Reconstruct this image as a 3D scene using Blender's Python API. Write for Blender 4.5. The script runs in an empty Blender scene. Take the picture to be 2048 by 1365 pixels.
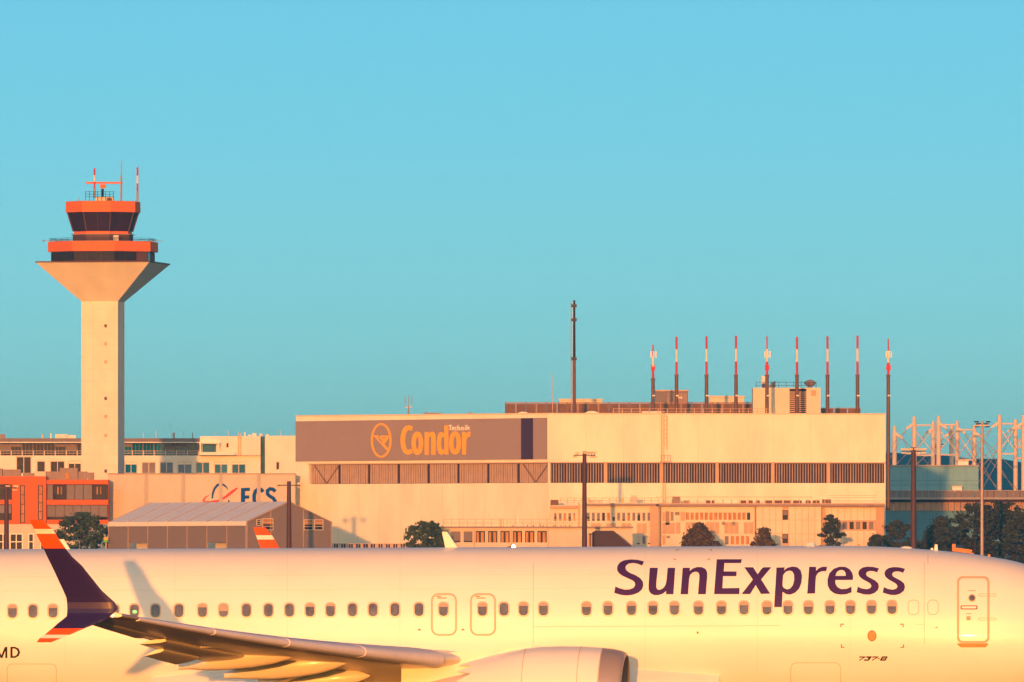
import bpy, bmesh, math, random
from mathutils import Vector, Matrix
sc = bpy.context.scene
R = math.radians
# ---------------------------------------------------------------- camera
F, HC, YH = 25650.0, 4.5, 1172.0           # focal length in photo pixels, eye height, horizon row
cam = bpy.data.cameras.new('camera'); cam_o = bpy.data.objects.new('camera', cam); sc.collection.objects.link(cam_o)
cam_o.location = (0, 0, HC); cam_o.rotation_euler = (math.pi/2, 0, 0)
cam.sensor_width = 36; cam.lens = 36*F/2048; cam.shift_y = (YH-682.5)/2048; cam.clip_start = 1; cam.clip_end = 40000
sc.camera = cam_o
# ---------------------------------------------------------------- sky and sun
SUN_EL, SUN_AZ = 2.95, 5.3                 # low evening sun behind the camera, a little to the left
w = bpy.data.worlds.new('World'); sc.world = w; w.use_nodes = True
nt = w.node_tree; bg = nt.nodes['Background']
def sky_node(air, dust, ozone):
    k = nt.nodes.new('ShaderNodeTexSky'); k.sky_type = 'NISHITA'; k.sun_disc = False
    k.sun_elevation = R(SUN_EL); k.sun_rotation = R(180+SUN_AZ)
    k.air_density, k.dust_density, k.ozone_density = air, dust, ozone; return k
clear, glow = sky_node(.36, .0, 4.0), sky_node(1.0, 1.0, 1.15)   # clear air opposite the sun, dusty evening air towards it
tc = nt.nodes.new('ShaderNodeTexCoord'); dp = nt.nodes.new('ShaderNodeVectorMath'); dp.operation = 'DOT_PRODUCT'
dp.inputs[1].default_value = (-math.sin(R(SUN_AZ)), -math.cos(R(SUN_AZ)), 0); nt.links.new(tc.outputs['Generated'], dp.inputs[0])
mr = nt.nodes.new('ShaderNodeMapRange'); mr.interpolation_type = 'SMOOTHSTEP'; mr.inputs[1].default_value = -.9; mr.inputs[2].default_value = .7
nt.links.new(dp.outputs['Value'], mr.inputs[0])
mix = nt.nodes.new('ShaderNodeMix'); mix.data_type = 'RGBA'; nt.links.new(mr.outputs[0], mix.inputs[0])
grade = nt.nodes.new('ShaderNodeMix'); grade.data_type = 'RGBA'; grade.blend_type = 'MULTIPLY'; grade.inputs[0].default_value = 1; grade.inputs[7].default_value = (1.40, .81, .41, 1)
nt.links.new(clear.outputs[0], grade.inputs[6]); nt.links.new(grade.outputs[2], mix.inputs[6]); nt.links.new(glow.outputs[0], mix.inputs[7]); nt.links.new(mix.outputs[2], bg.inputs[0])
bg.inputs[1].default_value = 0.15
sun = bpy.data.lights.new('sun', 'SUN'); sun.energy = 2.05; sun.color = (1, .30, .05); sun.angle = R(.53)
sun_o = bpy.data.objects.new('sun', sun); sc.collection.objects.link(sun_o)
sun_o.rotation_euler = Vector((math.tan(R(SUN_AZ)), 1, -math.tan(R(SUN_EL)))).to_track_quat('-Z', 'Y').to_euler()
sun_o.location = (0, -40, 30)
sc.view_settings.view_transform = 'Standard'; sc.view_settings.look = 'None'
sc.view_settings.exposure = 1.45; sc.view_settings.gamma = 1
# ---------------------------------------------------------------- materials
def mat(name, col, rough=.7, metal=0., var=.08, scale=.5, stretch=(1, 1, 1), bump=0., coat=0., emit=None, spec=.2):
    m = bpy.data.materials.new(name); m.use_nodes = True; t = m.node_tree; b = t.nodes['Principled BSDF']
    b.inputs['Base Color'].default_value = (*col, 1); b.inputs['Roughness'].default_value = rough
    b.inputs['Metallic'].default_value = metal; b.inputs['Coat Weight'].default_value = coat
    b.inputs['Coat Roughness'].default_value = .08; b.inputs['Specular IOR Level'].default_value = spec
    if emit: b.inputs['Emission Color'].default_value = (*emit[:3], 1); b.inputs['Emission Strength'].default_value = emit[3]
    if var or bump:
        tc = t.nodes.new('ShaderNodeTexCoord'); mp = t.nodes.new('ShaderNodeMapping'); mp.inputs[3].default_value = stretch
        n = t.nodes.new('ShaderNodeTexNoise'); n.inputs['Scale'].default_value = scale; n.inputs['Detail'].default_value = 5; n.inputs['Roughness'].default_value = .65
        t.links.new(tc.outputs['Object'], mp.inputs[0]); t.links.new(mp.outputs[0], n.inputs[0])
        if var:
            r = t.nodes.new('ShaderNodeMapRange'); r.inputs[1].default_value = .25; r.inputs[2].default_value = .75
            r.inputs[3].default_value = 1-var; r.inputs[4].default_value = 1+var*.6
            mx = t.nodes.new('ShaderNodeMix'); mx.data_type = 'RGBA'; mx.blend_type = 'MULTIPLY'; mx.inputs[0].default_value = 1
            mx.inputs[6].default_value = (*col, 1)
            t.links.new(n.outputs[0], r.inputs[0]); t.links.new(r.outputs[0], mx.inputs[7]); t.links.new(mx.outputs[2], b.inputs['Base Color'])
        if bump:
            bp = t.nodes.new('ShaderNodeBump'); bp.inputs[0].default_value = bump; t.links.new(n.outputs[0], bp.inputs['Height']); t.links.new(bp.outputs[0], b.inputs['Normal'])
    return m
def leafy(name, col):
    m = mat(name, col, .75, var=.45, scale=.5, spec=.1); t = m.node_tree; b = t.nodes['Principled BSDF']; src = b.inputs['Base Color'].links[0].from_socket
    g = t.nodes.new('ShaderNodeNewGeometry'); r = t.nodes.new('ShaderNodeMapRange'); r.inputs[3].default_value = .65; r.inputs[4].default_value = 1.35
    x = t.nodes.new('ShaderNodeMix'); x.data_type = 'RGBA'; x.blend_type = 'MULTIPLY'; x.inputs[0].default_value = 1
    t.links.new(g.outputs['Random Per Island'], r.inputs[0]); t.links.new(src, x.inputs[6]); t.links.new(r.outputs[0], x.inputs[7]); t.links.new(x.outputs[2], b.inputs['Base Color']); return m
M = dict(
    paint=mat('white_aircraft_paint', (.81, .80, .785), .38, var=.06, scale=.5, stretch=(1, 1, 3), bump=.012, coat=.18, spec=.45),
    belly=mat('fairing_paint', (.72, .70, .66), .35, var=.08, scale=.8, coat=.2, spec=.5),
    purple=mat('purple_paint', (.026, .018, .10), .35, var=.05, coat=.15),
    dec=mat('purple_lettering', (.058, .024, .135), .5, var=.04, scale=3),
    orange=mat('orange_livery', (.80, .10, .012), .35, var=.03, coat=.3),
    whitel=mat('white_livery', (.80, .76, .68), .35, var=.03),
    bare=mat('bare_metal', (.66, .64, .74), .45, .1, var=.12, scale=1.5),
    lip=mat('inlet_lip_metal', (.40, .34, .34), .36, .35, var=.08, scale=1.5, spec=.4),
    darkm=mat('dark_metal', (.03, .028, .03), .5, .4),
    rubber=mat('rubber', (.02, .02, .02), .8),
    faintseam=mat('faint_seam', (.68, .62, .56), .5, var=.1),
    seam=mat('panel_seam', (.50, .36, .26), .6, var=.15),
    seamdoor=mat('door_outline', (.58, .42, .33), .5, var=.1),
    wframe=mat('window_frame', (.62, .46, .36), .35, .3, var=.08),
    wpane=mat('cabin_window_pane', (.13, .135, .18), .05, var=.6, scale=2.7, spec=.6),
    blind=mat('window_blind', (.40, .33, .31), .6, var=.05),
    black=mat('black_print', (.02, .012, .012), .5),
    brownp=mat('dark_red_print', (.16, .03, .012), .5),
    gold=mat('outflow_valve', (.50, .27, .10), .5),
    beacon=mat('beacon_lens', (.9, .5, .3), .2, emit=(1, .62, .35, 5)),
    green=mat('green_lens', (.2, .7, .25), .2, emit=(.3, 1, .25, .35)),
    strobe=mat('clear_lens', (.9, .9, .85), .1, emit=(1, .9, .7, .15)),
    hangar=mat('hangar_cladding', (.82, .80, .69), .6, var=.17, scale=.22, stretch=(1, 1, .35), bump=.02),
    sign=mat('grey_sign_board', (.30, .24, .25), .6, var=.06, scale=.3),
    signpurple=mat('sign_purple', (.05, .022, .06), .6),
    yellow=mat('sign_yellow', (.83, .42, .03), .5, var=.05),
    signwhite=mat('sign_white', (.82, .80, .74), .5, var=.02),
    louvre=mat('louvre_fins', (.40, .31, .26), .6, var=.25, scale=.8, stretch=(1, 1, .3)),
    louvre_pale=mat('louvre_fins_pale', (.45, .33, .26), .6, var=.15, scale=.8),
    gap=mat('louvre_void', (.05, .03, .028), .9),
    concrete=mat('tower_concrete', (.76, .72, .62), .8, var=.16, scale=.25, stretch=(1, 1, .5), bump=.02),
    ecs=mat('concrete_panel', (.60, .55, .48), .85, var=.12, scale=.35, stretch=(1, 1, .5)),
    pilaster=mat('concrete_pilaster', (.48, .44, .41), .85, var=.12, scale=.6),
    torange=mat('tower_orange', (.74, .17, .02), .7, var=.08, spec=.1),
    tshade=mat('tower_dark_band', (.12, .06, .045), .6, var=.2),
    tglass=mat('cab_glass', (.040, .016, .022), .03, var=.3, spec=.2),
    glass=mat('window_glass', (.030, .020, .020), .04, var=.5, scale=.8, spec=.08),
    skyblue_pane=mat('sky_reflection_glass', (.010, .15, .32), .04, var=.5, scale=.35, spec=.08),  # blue base colour stands in for sky reflected in the glass
    gold_pane=mat('pane_reflection_gold', (.52, .25, .06), .7, var=.45, scale=1.2, stretch=(2, 1, .3)),  # golden colour stands in for evening sky reflected in windows
    greyblind=mat('grey_blind', (.23, .19, .20), .7, var=.1),
    white=mat('white_render', (.80, .78, .71), .75, var=.09, scale=.3),
    cream=mat('cream_render', (.64, .58, .49), .75, var=.1, scale=.4),
    annex=mat('annex_cladding', (.72, .65, .52), .7, var=.12, scale=.4),
    tan=mat('tan_panel', (.56, .38, .26), .7, var=.14, scale=.5),
    frame=mat('pale_frame', (.66, .58, .48), .6, var=.06),
    roofedge=mat('roof_edge', (.32, .23, .21), .7, var=.15),
    roof=mat('flat_roof', (.22, .20, .19), .9, var=.2),
    obuild=mat('orange_facade', (.68, .14, .004), .8, var=.06, scale=.4, spec=.05),
    odark=mat('dark_reveal', (.07, .035, .03), .8),
    gpanel=mat('grey_panel', (.20, .165, .165), .6, var=.1),
    acunit=mat('rooftop_unit', (.30, .22, .19), .6, var=.18, scale=.9),
    tentroof=mat('tent_fabric', (.86, .83, .84), .6, var=.05, scale=.3),
    tentwall=mat('tent_wall', (.235, .19, .18), .7, var=.06, scale=.3),
    tentframe=mat('tent_frame', (.50, .36, .29), .5, .2),
    brown=mat('rust_brown_screen', (.19, .10, .055), .7, var=.3, scale=.7),
    brownl=mat('screen_rail', (.36, .23, .15), .7, var=.1),
    mast=mat('mast_sleeve', (.17, .095, .065), .6, .3, var=.2),
    red=mat('marker_red', (.52, .035, .05), .5), mwhite=mat('marker_white', (.78, .74, .70), .5),
    pole=mat('brown_pole', (.10, .045, .028), .6, .2, var=.15), steel=mat('grey_steel', (.42, .34, .31), .5, .4, var=.1),
    lamp=mat('lamp_housing', (.80, .74, .62), .35), rail=mat('railing', (.52, .37, .26), .6, .2),
    hall=mat('shaded_blue_cladding', (.16, .38, .50), .5, var=.1, scale=.2), deck=mat('deck_concrete', (.36, .33, .32), .8, var=.12),  # hall: bluish cladding, with the blue of sky-lit shade in its colour
    deckblue=mat('deck_wall', (.11, .26, .36), .7, var=.15, scale=.2), band=mat('corrugated_band', (.42, .27, .16), .7, var=.15, scale=.6),
    fort=mat('mast_structure', (.66, .56, .50), .6, var=.1, scale=.3),
    leaf=leafy('leaf', (.065, .09, .022)), leafp=leafy('pine_needles', (.05, .058, .024)),
    leafb=leafy('bronze_leaf', (.11, .072, .018)), bark=mat('bark', (.09, .055, .035), .9, var=.3, scale=3),
    grass=mat('grass', (.14, .10, .04), .95, var=.35, scale=.02), asphalt=mat('asphalt', (.06, .058, .055), .85, var=.15, scale=.4),
    apron=mat('apron_concrete', (.07, .06, .048), .85, var=.12, scale=.05), forest=mat('wooded_hill', (.035, .06, .035), .9, var=.4, scale=.03),
    yline=mat('yellow_line', (.65, .42, .03), .7), vorange=mat('machine_orange', (.75, .22, .02), .4),
    ecsblue=mat('logo_blue', (.004, .07, .34), .8), ecsred=mat('logo_red', (.50, .035, .045), .5),
    signgreen=mat('sign_green', (.10, .42, .05), .5), dark=mat('dark_tarpaulin', (.075, .042, .038), .8, var=.1), redb=mat('red_container', (.28, .09, .07), .7, var=.2))
# ---------------------------------------------------------------- helpers
def link(o): sc.collection.objects.link(o); return o
def wloc(p):
    v = Vector((0, 0, 0))
    while p: v += p.location; p = p.parent
    return v
class MB:
    def __init__(s): s.v = []; s.f = []; s.mi = []
    def add(s, vs, fs, mi=0):
        n = len(s.v); s.v += [tuple(v) for v in vs]; s.f += [tuple(i+n for i in f) for f in fs]; s.mi += [mi]*len(fs); return s
    def box(s, x0, x1, y0, y1, z0, z1, mi=0):
        return s.hexa([(x0,y0,z0),(x1,y0,z0),(x1,y1,z0),(x0,y1,z0),(x0,y0,z1),(x1,y0,z1),(x1,y1,z1),(x0,y1,z1)], mi)
    def hexa(s, p, mi=0):
        return s.add(p, [(3,2,1,0),(4,5,6,7),(0,1,5,4),(1,2,6,5),(2,3,7,6),(3,0,4,7)], mi)
    def prism(s, poly, z0, z1, mi=0):
        n = len(poly); vs = [(x,y,z0) for x,y in poly]+[(x,y,z1) for x,y in poly]
        return s.add(vs, [tuple(range(n-1,-1,-1)), tuple(range(n,2*n))]+[(i,(i+1)%n,n+(i+1)%n,n+i) for i in range(n)], mi)
    def loft(s, rings, caps=True, mi=0, closed=True):
        n = len(rings[0]); vs = [p for r in rings for p in r]; fs = []
        for k in range(len(rings)-1):
            for i in range(n if closed else n-1): fs.append((k*n+i, k*n+(i+1)%n, (k+1)*n+(i+1)%n, (k+1)*n+i))
        if caps: fs += [tuple(range(n-1,-1,-1)), tuple((len(rings)-1)*n+i for i in range(n))]
        return s.add(vs, fs, mi)
    def tube(s, a, b, r0, r1=None, n=8, mi=0):
        a, b = Vector(a), Vector(b); r1 = r0 if r1 is None else r1; d = (b-a).normalized()
        u = d.cross(Vector((0,0,1)) if abs(d.z) < .9 else Vector((1,0,0))).normalized(); q = d.cross(u)
        ring = lambda c, r: [c+(u*math.cos(2*math.pi*i/n)+q*math.sin(2*math.pi*i/n))*r for i in range(n)]
        return s.loft([ring(a, r0), ring(b, r1)], mi=mi)
    def build(s, name, m, parent=None, smooth=False, raw=False, ms=None):
        me = bpy.data.meshes.new(name); o = Vector((0,0,0)) if raw else wloc(parent)
        me.from_pydata([(x-o.x, y-o.y, z-o.z) for x,y,z in s.v], [], s.f)
        for k in (ms or [m]): me.materials.append(M[k] if isinstance(k, str) else k)
        if ms: me.polygons.foreach_set('material_index', s.mi)
        bm = bmesh.new(); bm.from_mesh(me); bmesh.ops.recalc_face_normals(bm, faces=bm.faces); bm.to_mesh(me); bm.free()
        if smooth: me.polygons.foreach_set('use_smooth', [True]*len(me.polygons)); me.set_sharp_from_angle(angle=R(50))
        ob = link(bpy.data.objects.new(name, me)); ob.parent = parent; return ob
def tag(o, label, cat, group=None, kind=None):
    o['label'] = label; o['category'] = cat
    if group: o['group'] = group
    if kind: o['kind'] = kind
    return o
def thing(name, label, cat, loc, group=None):
    o = link(bpy.data.objects.new(name, None)); o.location = loc; return tag(o, label, cat, group)
def P(px, py, Y): return Vector(((px-1024)/F*Y, Y, HC+(YH-py)/F*Y))
class Wall:                                    # a vertical plane through two ground points
    def __init__(s, ax, Ya, bx, Yb):
        s.A = Vector(((ax-1024)/F*Ya, Ya)); s.B = Vector(((bx-1024)/F*Yb, Yb)); s.L = (s.B-s.A).length
        s.u = (s.B-s.A).normalized(); s.n = Vector((s.u.y, -s.u.x))
    def uz(s, px, py):
        d = Vector(((px-1024)/F, 1)); t = s.A.dot(s.n)/d.dot(s.n); return ((d*t-s.A).dot(s.u), HC+t*(YH-py)/F)
    def pt(s, u, z, d=0): q = s.A+s.u*u+s.n*d; return (q.x, q.y, z)
    def ppt(s, px, py, d=0): u, z = s.uz(px, py); return s.pt(u, z, d)
    def rect(s, x0, y0, x1, y1):
        m = (x0+x1)/2; return (s.uz(x0, y0)[0], s.uz(x1, y0)[0], s.uz(m, y1)[1], s.uz(m, y0)[1])
    def box(s, mb, u0, u1, z0, z1, d0, d1, mi=0):
        return mb.hexa([s.pt(u,z,d) for z in (z0,z1) for u,d in ((u0,d1),(u1,d1),(u1,d0),(u0,d0))], mi)
    def pbox(s, mb, x0, y0, x1, y1, d0, d1, mi=0): u0,u1,z0,z1 = s.rect(x0,y0,x1,y1); return s.box(mb,u0,u1,z0,z1,d0,d1,mi)
    def sheet(s, mb, u0, u1, z0, z1, holes, depth=.35, mi=0):    # wall face with real openings
        us = sorted({u0,u1,*[h[0] for h in holes],*[h[1] for h in holes]}); zs = sorted({z0,z1,*[h[2] for h in holes],*[h[3] for h in holes]})
        us = [a for a in us if u0 <= a <= u1]; zs = [a for a in zs if z0 <= a <= z1]
        for i in range(len(us)-1):
            for j in range(len(zs)-1):
                cu, cz = (us[i]+us[i+1])/2, (zs[j]+zs[j+1])/2
                if any(h[0] < cu < h[1] and h[2] < cz < h[3] for h in holes): continue
                mb.add([s.pt(us[i],zs[j]), s.pt(us[i+1],zs[j]), s.pt(us[i+1],zs[j+1]), s.pt(us[i],zs[j+1])], [(0,1,2,3)], mi)
        for a,b,c,d in holes:
            q = [(a,c),(b,c),(b,d),(a,d)]
            for k in range(4):
                (p0,r0),(p1,r1) = q[k], q[(k+1)%4]
                mb.add([s.pt(p0,r0), s.pt(p1,r1), s.pt(p1,r1,-depth), s.pt(p0,r0,-depth)], [(0,1,2,3)], mi)
        return mb
def window(W, rc, root, pane='glass', fm='frame', nv=0, nh=0, fw=.1, rec=.25, name='window', blind=None, frac=.4):
    u0,u1,z0,z1 = rc; f = MB()
    for a,b,c,d in ((u0,u0+fw,z0,z1),(u1-fw,u1,z0,z1),(u0+fw,u1-fw,z0,z0+fw),(u0+fw,u1-fw,z1-fw,z1)): W.box(f,a,b,c,d,-rec,-rec+.1)
    for k in range(nv): c = u0+(u1-u0)*(k+1)/(nv+1); W.box(f,c-fw*.4,c+fw*.4,z0+fw,z1-fw,-rec,-rec+.09)
    for k in range(nh): c = z0+(z1-z0)*(k+1)/(nh+1); W.box(f,u0+fw,u1-fw,c-fw*.4,c+fw*.4,-rec,-rec+.08)
    o = f.build(name, fm, root)
    W.box(MB(),0,0,0,0,0,0); g = MB(); W.box(g,u0,u1,z0,z1,-rec-.06,-rec-.004); g.build('pane', pane, o)
    if blind: g = MB(); W.box(g,u0+fw,u1-fw,z1-(z1-z0)*frac,z1-fw,-rec,-rec+.05); g.build('blind', blind, o)
    return o
def body(W, u0, u1, z0, z1, depth, mb=None, roofz=None):   # sides, back and roof behind a wall sheet
    mb = mb or MB(); a,b,c,d = [W.pt(u,0,e)[:2] for u,e in ((u0,0),(u1,0),(u1,-depth),(u0,-depth))]
    for p,q in ((b,c),(c,d),(d,a)): mb.add([(*p,z0),(*q,z0),(*q,z1),(*p,z1)], [(0,1,2,3)])
    mb.add([(*p, roofz or z1-.3) for p in (a,b,c,d)], [(0,1,2,3)]); return mb
def stroke(pts, wd, closed=False):
    pts = [Vector(p) for p in pts]; n = len(pts); L_, R_ = [], []
    ws = wd if isinstance(wd, (list, tuple)) else [wd]*n
    for i, p in enumerate(pts):
        a = pts[i-1] if (i > 0 or closed) else None; b = pts[(i+1) % n] if (i < n-1 or closed) else None
        d1 = (p-a).normalized() if a is not None else (b-p).normalized(); d2 = (b-p).normalized() if b is not None else d1
        t = (d1+d2); t = t.normalized() if t.length > 1e-6 else d1; nn = Vector((-t.y, t.x)); k = ws[i]/2/max(.5, nn.dot(Vector((-d1.y, d1.x))))
        L_.append(p+nn*k); R_.append(p-nn*k)
    return [L_, R_] if closed else [L_+R_[::-1]]
def ell(cx, cy, rx, ry, n=28): return [(cx+rx*math.cos(2*math.pi*i/n), cy+ry*math.sin(2*math.pi*i/n)) for i in range(n)]
def rrect(x0, y0, x1, y1, r, n=5):
    o = []
    for cx, cy, a in ((x1-r,y0+r,-90),(x1-r,y1-r,0),(x0+r,y1-r,90),(x0+r,y0+r,180)):
        for k in range(n+1): t = R(a+90*k/n); o.append((cx+r*math.cos(t), cy+r*math.sin(t)))
    return o
def smooth_loop(pts, corner=55):             # rounds the curved runs of a traced outline, keeps its corners
    out = []; n = len(pts)
    for i in range(n):
        a, b, c = Vector(pts[i-1]), Vector(pts[i]), Vector(pts[(i+1) % n])
        ang = math.degrees((b-a).angle(c-b, 0))
        if ang > corner or ang < 3: out.append(tuple(b))
        else: out += [tuple(b+(a-b)*.25), tuple(b*.5+(b+(a-b)*.12+b+(c-b)*.12)*.25), tuple(b+(c-b)*.25)]
    return out
def flat(mb, loops, fn, slices=None, mi=0):  # fills letter outlines (outer loops and holes); fn maps (x, y) to a point
    bm = bmesh.new()
    for lp in loops:
        vs = [bm.verts.new((p[0], p[1], 0)) for p in lp]
        for i in range(len(vs)): bm.edges.new((vs[i], vs[(i+1) % len(vs)]))
    bmesh.ops.triangle_fill(bm, use_beauty=True, use_dissolve=False, edges=bm.edges[:])
    if slices:
        y0 = min(v.co.y for v in bm.verts); y1 = max(v.co.y for v in bm.verts); y = y0+slices
        while y < y1:
            bmesh.ops.bisect_plane(bm, geom=bm.verts[:]+bm.edges[:]+bm.faces[:], plane_co=(0,y,0), plane_no=(0,1,0)); y += slices
    bm.verts.index_update(); mb.add([fn(v.co.x, v.co.y) for v in bm.verts], [tuple(v.index for v in f.verts) for f in bm.faces], mi); bm.free(); return mb
def sub(pts, k, ox, oy): return [(ox+p[0]*k, oy+p[1]*k) for p in pts]
def struct(o): o['kind'] = 'structure'; return o
# ---------------------------------------------------------------- ground, hills
g = MB(); g.add([(-4900,-300,0),(4900,-300,0),(4900,9300,0),(-4900,9300,0)], [(0,1,2,3)]); struct(g.build('ground', 'grass'))
g = MB(); g.box(-900,900,255,395,-.5,.012); struct(g.build('taxiway', 'apron'))
g = MB(); g.box(-900,900,301.85,302.0,.0,.018); g.build('centre_line', 'yline', bpy.data.objects['taxiway'])
g = MB(); g.box(-700,700,1880,2135,-.5,.010); struct(g.build('apron', 'apron'))
random.seed(4); g = MB(); nx, ny = 300, 10; vs = []
ph = [random.uniform(0, 6.28) for _ in range(8)]
for j in range(ny+1):
    for i in range(nx+1):
        x = -2600+5200*i/nx; y = 7600+1500*j/ny; k = math.sin(math.pi*min(1, j/ny*1.0))
        h = 86+7*math.sin(x/310+ph[0])+4*math.sin(x/97+ph[1])+2.5*math.sin(x/37+ph[2]+j)+random.uniform(-1.6, 1.6)+6*(x/2600)
        vs.append((x, y, -2+h*max(0, k)**.6))
g.add(vs, [(j*(nx+1)+i, j*(nx+1)+i+1, (j+1)*(nx+1)+i+1, (j+1)*(nx+1)+i) for j in range(ny) for i in range(nx)]); struct(g.build('hills', 'forest'))
# ================================================================ airplane (x forward, y to port, z up in its own frame)
plane = thing('airplane', 'white passenger jet with purple and orange winglets taxiing in front of the buildings', 'airplane', (0, 302.0, 0))
plane.rotation_euler = (0, R(-.22), R(-6.85))
PM = Matrix.Translation(plane.location) @ plane.rotation_euler.to_matrix().to_4x4(); PI_ = PM.inverted()
CAMP = PI_ @ Vector((0, 0, HC)); PR = PI_.to_3x3()
def ray(px, py): return PR @ Vector(((px-1024)/F, 1, (YH-py)/F))
ST = [  # station x, crown z, keel z, half width
 (-24.3,5.05,4.55,.12),(-23.5,5.15,4.25,.36),(-21.5,5.30,3.72,.78),(-19,5.385,3.05,1.22),(-16.5,5.41,2.42,1.58),(-14,5.41,1.88,1.79),(-12,5.41,1.56,1.865),
 (-10,5.41,1.43,1.879),(-8,5.41,1.41,1.879),(-4,5.41,1.41,1.879),(0,5.41,1.41,1.879),(4,5.41,1.41,1.879),(7,5.41,1.41,1.879),(8.4,5.395,1.41,1.879),
 (9.4,5.345,1.42,1.872),(10.63,5.235,1.47,1.84),(11.34,5.135,1.53,1.80),(12,5.00,1.61,1.74),(13,4.66,1.78,1.58),(13.8,4.18,1.98,1.34),(14.4,3.72,2.18,1.05),(14.85,3.32,2.40,.68),(15.05,3.05,2.58,.40),(15.12,2.85,2.75,.06)]
def cr(x, k):
    i = 0
    while i < len(ST)-2 and ST[i+1][0] < x: i += 1
    a, b = ST[i], ST[i+1]; p = ST[i-1] if i else a; q = ST[i+2] if i+2 < len(ST) else b
    h = b[0]-a[0]; t = min(1, max(0, (x-a[0])/h)); m0 = (b[k]-p[k])/(b[0]-p[0]) if b[0] != p[0] else 0; m1 = (q[k]-a[k])/(q[0]-a[0])
    if i and abs(b[k]-a[k]) < 1e-6: m0 = m1 = 0
    return (2*t**3-3*t*t+1)*a[k]+(t**3-2*t*t+t)*h*m0+(-2*t**3+3*t*t)*b[k]+(t**3-t*t)*h*m1
def w0(z):
    z = min(5.41, max(1.41, z))
    return math.sqrt(max(0, 1.88**2-(z-3.53)**2)) if z >= 3.6 else math.sqrt(max(0, 1.901**2-(z-3.311)**2))
def hw(x, z):
    t, b = cr(x, 1), cr(x, 2)
    if z >= t or z <= b: return 0
    return w0(1.41+(z-b)/(t-b)*4)*cr(x, 3)/1.879
def fmap(px, py, off=.004):                  # where the sight line through a photo pixel meets the fuselage skin
    d = ray(px, py); t0 = (-2.6-CAMP.y)/d.y; t1 = (-.02-CAMP.y)/d.y
    for _ in range(26):
        t = (t0+t1)/2; p = CAMP+d*t
        if -p.y > hw(p.x, p.z): t0 = t
        else: t1 = t
    p = CAMP+d*t0; e = .01
    n = Vector((-(hw(p.x+e,p.z)-hw(p.x-e,p.z))/(2*e), -1, -(hw(p.x,p.z+e)-hw(p.x,p.z-e))/(2*e))).normalized()
    return p+n*off
def emap(px, py, eta):                       # same for a spanwise station
    d = ray(px, py); return CAMP+d*((-eta-CAMP.y)/d.y)
ang = [90-(90-2.134)*i/26 for i in range(27)]; prof = [(1.88*math.cos(R(a)), 3.53+1.88*math.sin(R(a))) for a in ang]
a0 = math.degrees(math.asin(.289/1.901)); prof += [(1.901*math.cos(R(a0-(a0+90)*i/26)), 3.311+1.901*math.sin(R(a0-(a0+90)*i/26))) for i in range(1, 27)]
half = prof[1:-1]; ringp = [prof[0]]+half+[prof[-1]]+[(-y, z) for y, z in half[::-1]]
xs = [-24.3+i*.45 for i in range(34)]+[-9+i*1.0 for i in range(17)]+[8+i*.15 for i in range(48)]; xs = [x for x in xs if x < 15.12]+[15.12]
mb = MB(); rings = []
for x in xs:
    t, b, h = cr(x,1), cr(x,2), cr(x,3); rings.append([(x, y*h/1.879, b+(z-1.41)/4*(t-b)) for y, z in ringp])
mb.loft(rings); fus = mb.build('fuselage', 'paint', plane, True, True)
def decal(name, loops, m, off=.005, parent=None, slices=4, ms=None):
    mb = MB(); flat(mb, loops, lambda x, y: fmap(x, y, off), slices); o = mb.build(name, m, parent or fus, False, True); return o
def dense(lp, other=None, step=5):
    a, b = [], []
    for i in range(len(lp)):
        p, q, r, t = Vector(lp[i]), Vector(lp[(i+1) % len(lp)]), Vector(other[i]), Vector(other[(i+1) % len(lp)]); n = max(1, int((q-p).length/step))
        for k in range(n): a.append(tuple(p.lerp(q, k/n))); b.append(tuple(r.lerp(t, k/n)))
    return a, b
def ringdecal(mb, outer, inner, off=.006, mi=0):
    outer, inner = dense(outer, inner)
    n = len(outer); vs = [fmap(*p, off) for p in outer]+[fmap(*p, off) for p in inner]
    vs += [fmap(*p, 0) for p in outer]
    mb.add(vs, [(i,(i+1)%n,n+(i+1)%n,n+i) for i in range(n)]+[(i,(i+1)%n,2*n+(i+1)%n,2*n+i) for i in range(n)], mi); return mb
# --- cabin windows
WX = [25,66,106,147,188,229,269,311,358,405,447,493,537,579,620,661,705,746,790,838,887,965,1008,1047,1087,1173,1216,1263,1306,1349,1397,1443,1488,1534,1576,1617,1660,1701,1743,1784]
def wy(x): return 1223.5-(x-25)*8.0/1760
random.seed(11)
def cabin_window(x, parent, blindf):
    y = wy(x); mb = MB(); o0 = rrect(x-11.2,y-15.5,x+11.2,y+15.5,9); i0 = rrect(x-8.8,y-12.8,x+8.8,y+13,7.5)
    o = ringdecal(mb, o0, i0, .012).build('window', 'wframe', parent, False, True)
    p = decal('pane', [i0], 'wpane', .004, o, 5)
    if blindf:
        yb = y-12.8+25.5*blindf; lp = [q for q in i0 if q[1] < yb-1]; xa = max(q[0] for q in lp); xb = min(q[0] for q in lp)
        lp = sorted(lp, key=lambda q: math.atan2(q[1]-(y-8), q[0]-x)); lp = [(xb, yb)]+[q for q in rrect(x-8.8,y-12.8,x+8.8,yb+9,7.5) if q[1] < y-5][::-1]+[(xa, yb)]
        c = [(x-8.2,y-12.2+4),(x-4,y-12.4),(x+4,y-12.4),(x+8.2,y-12.2+4),(x+8.2,yb),(x-8.2,yb)]
        decal('blind', [c], 'blind', .008, o, 5)
    return o
for x in WX:
    if x in (887, 965): continue
    bf = .55 if x == 447 else (random.choice([.28,.36,.36,.42]) if x > 1100 else random.choice([0,0,.2,.25,0]))
    cabin_window(x, plane, bf)
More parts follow.
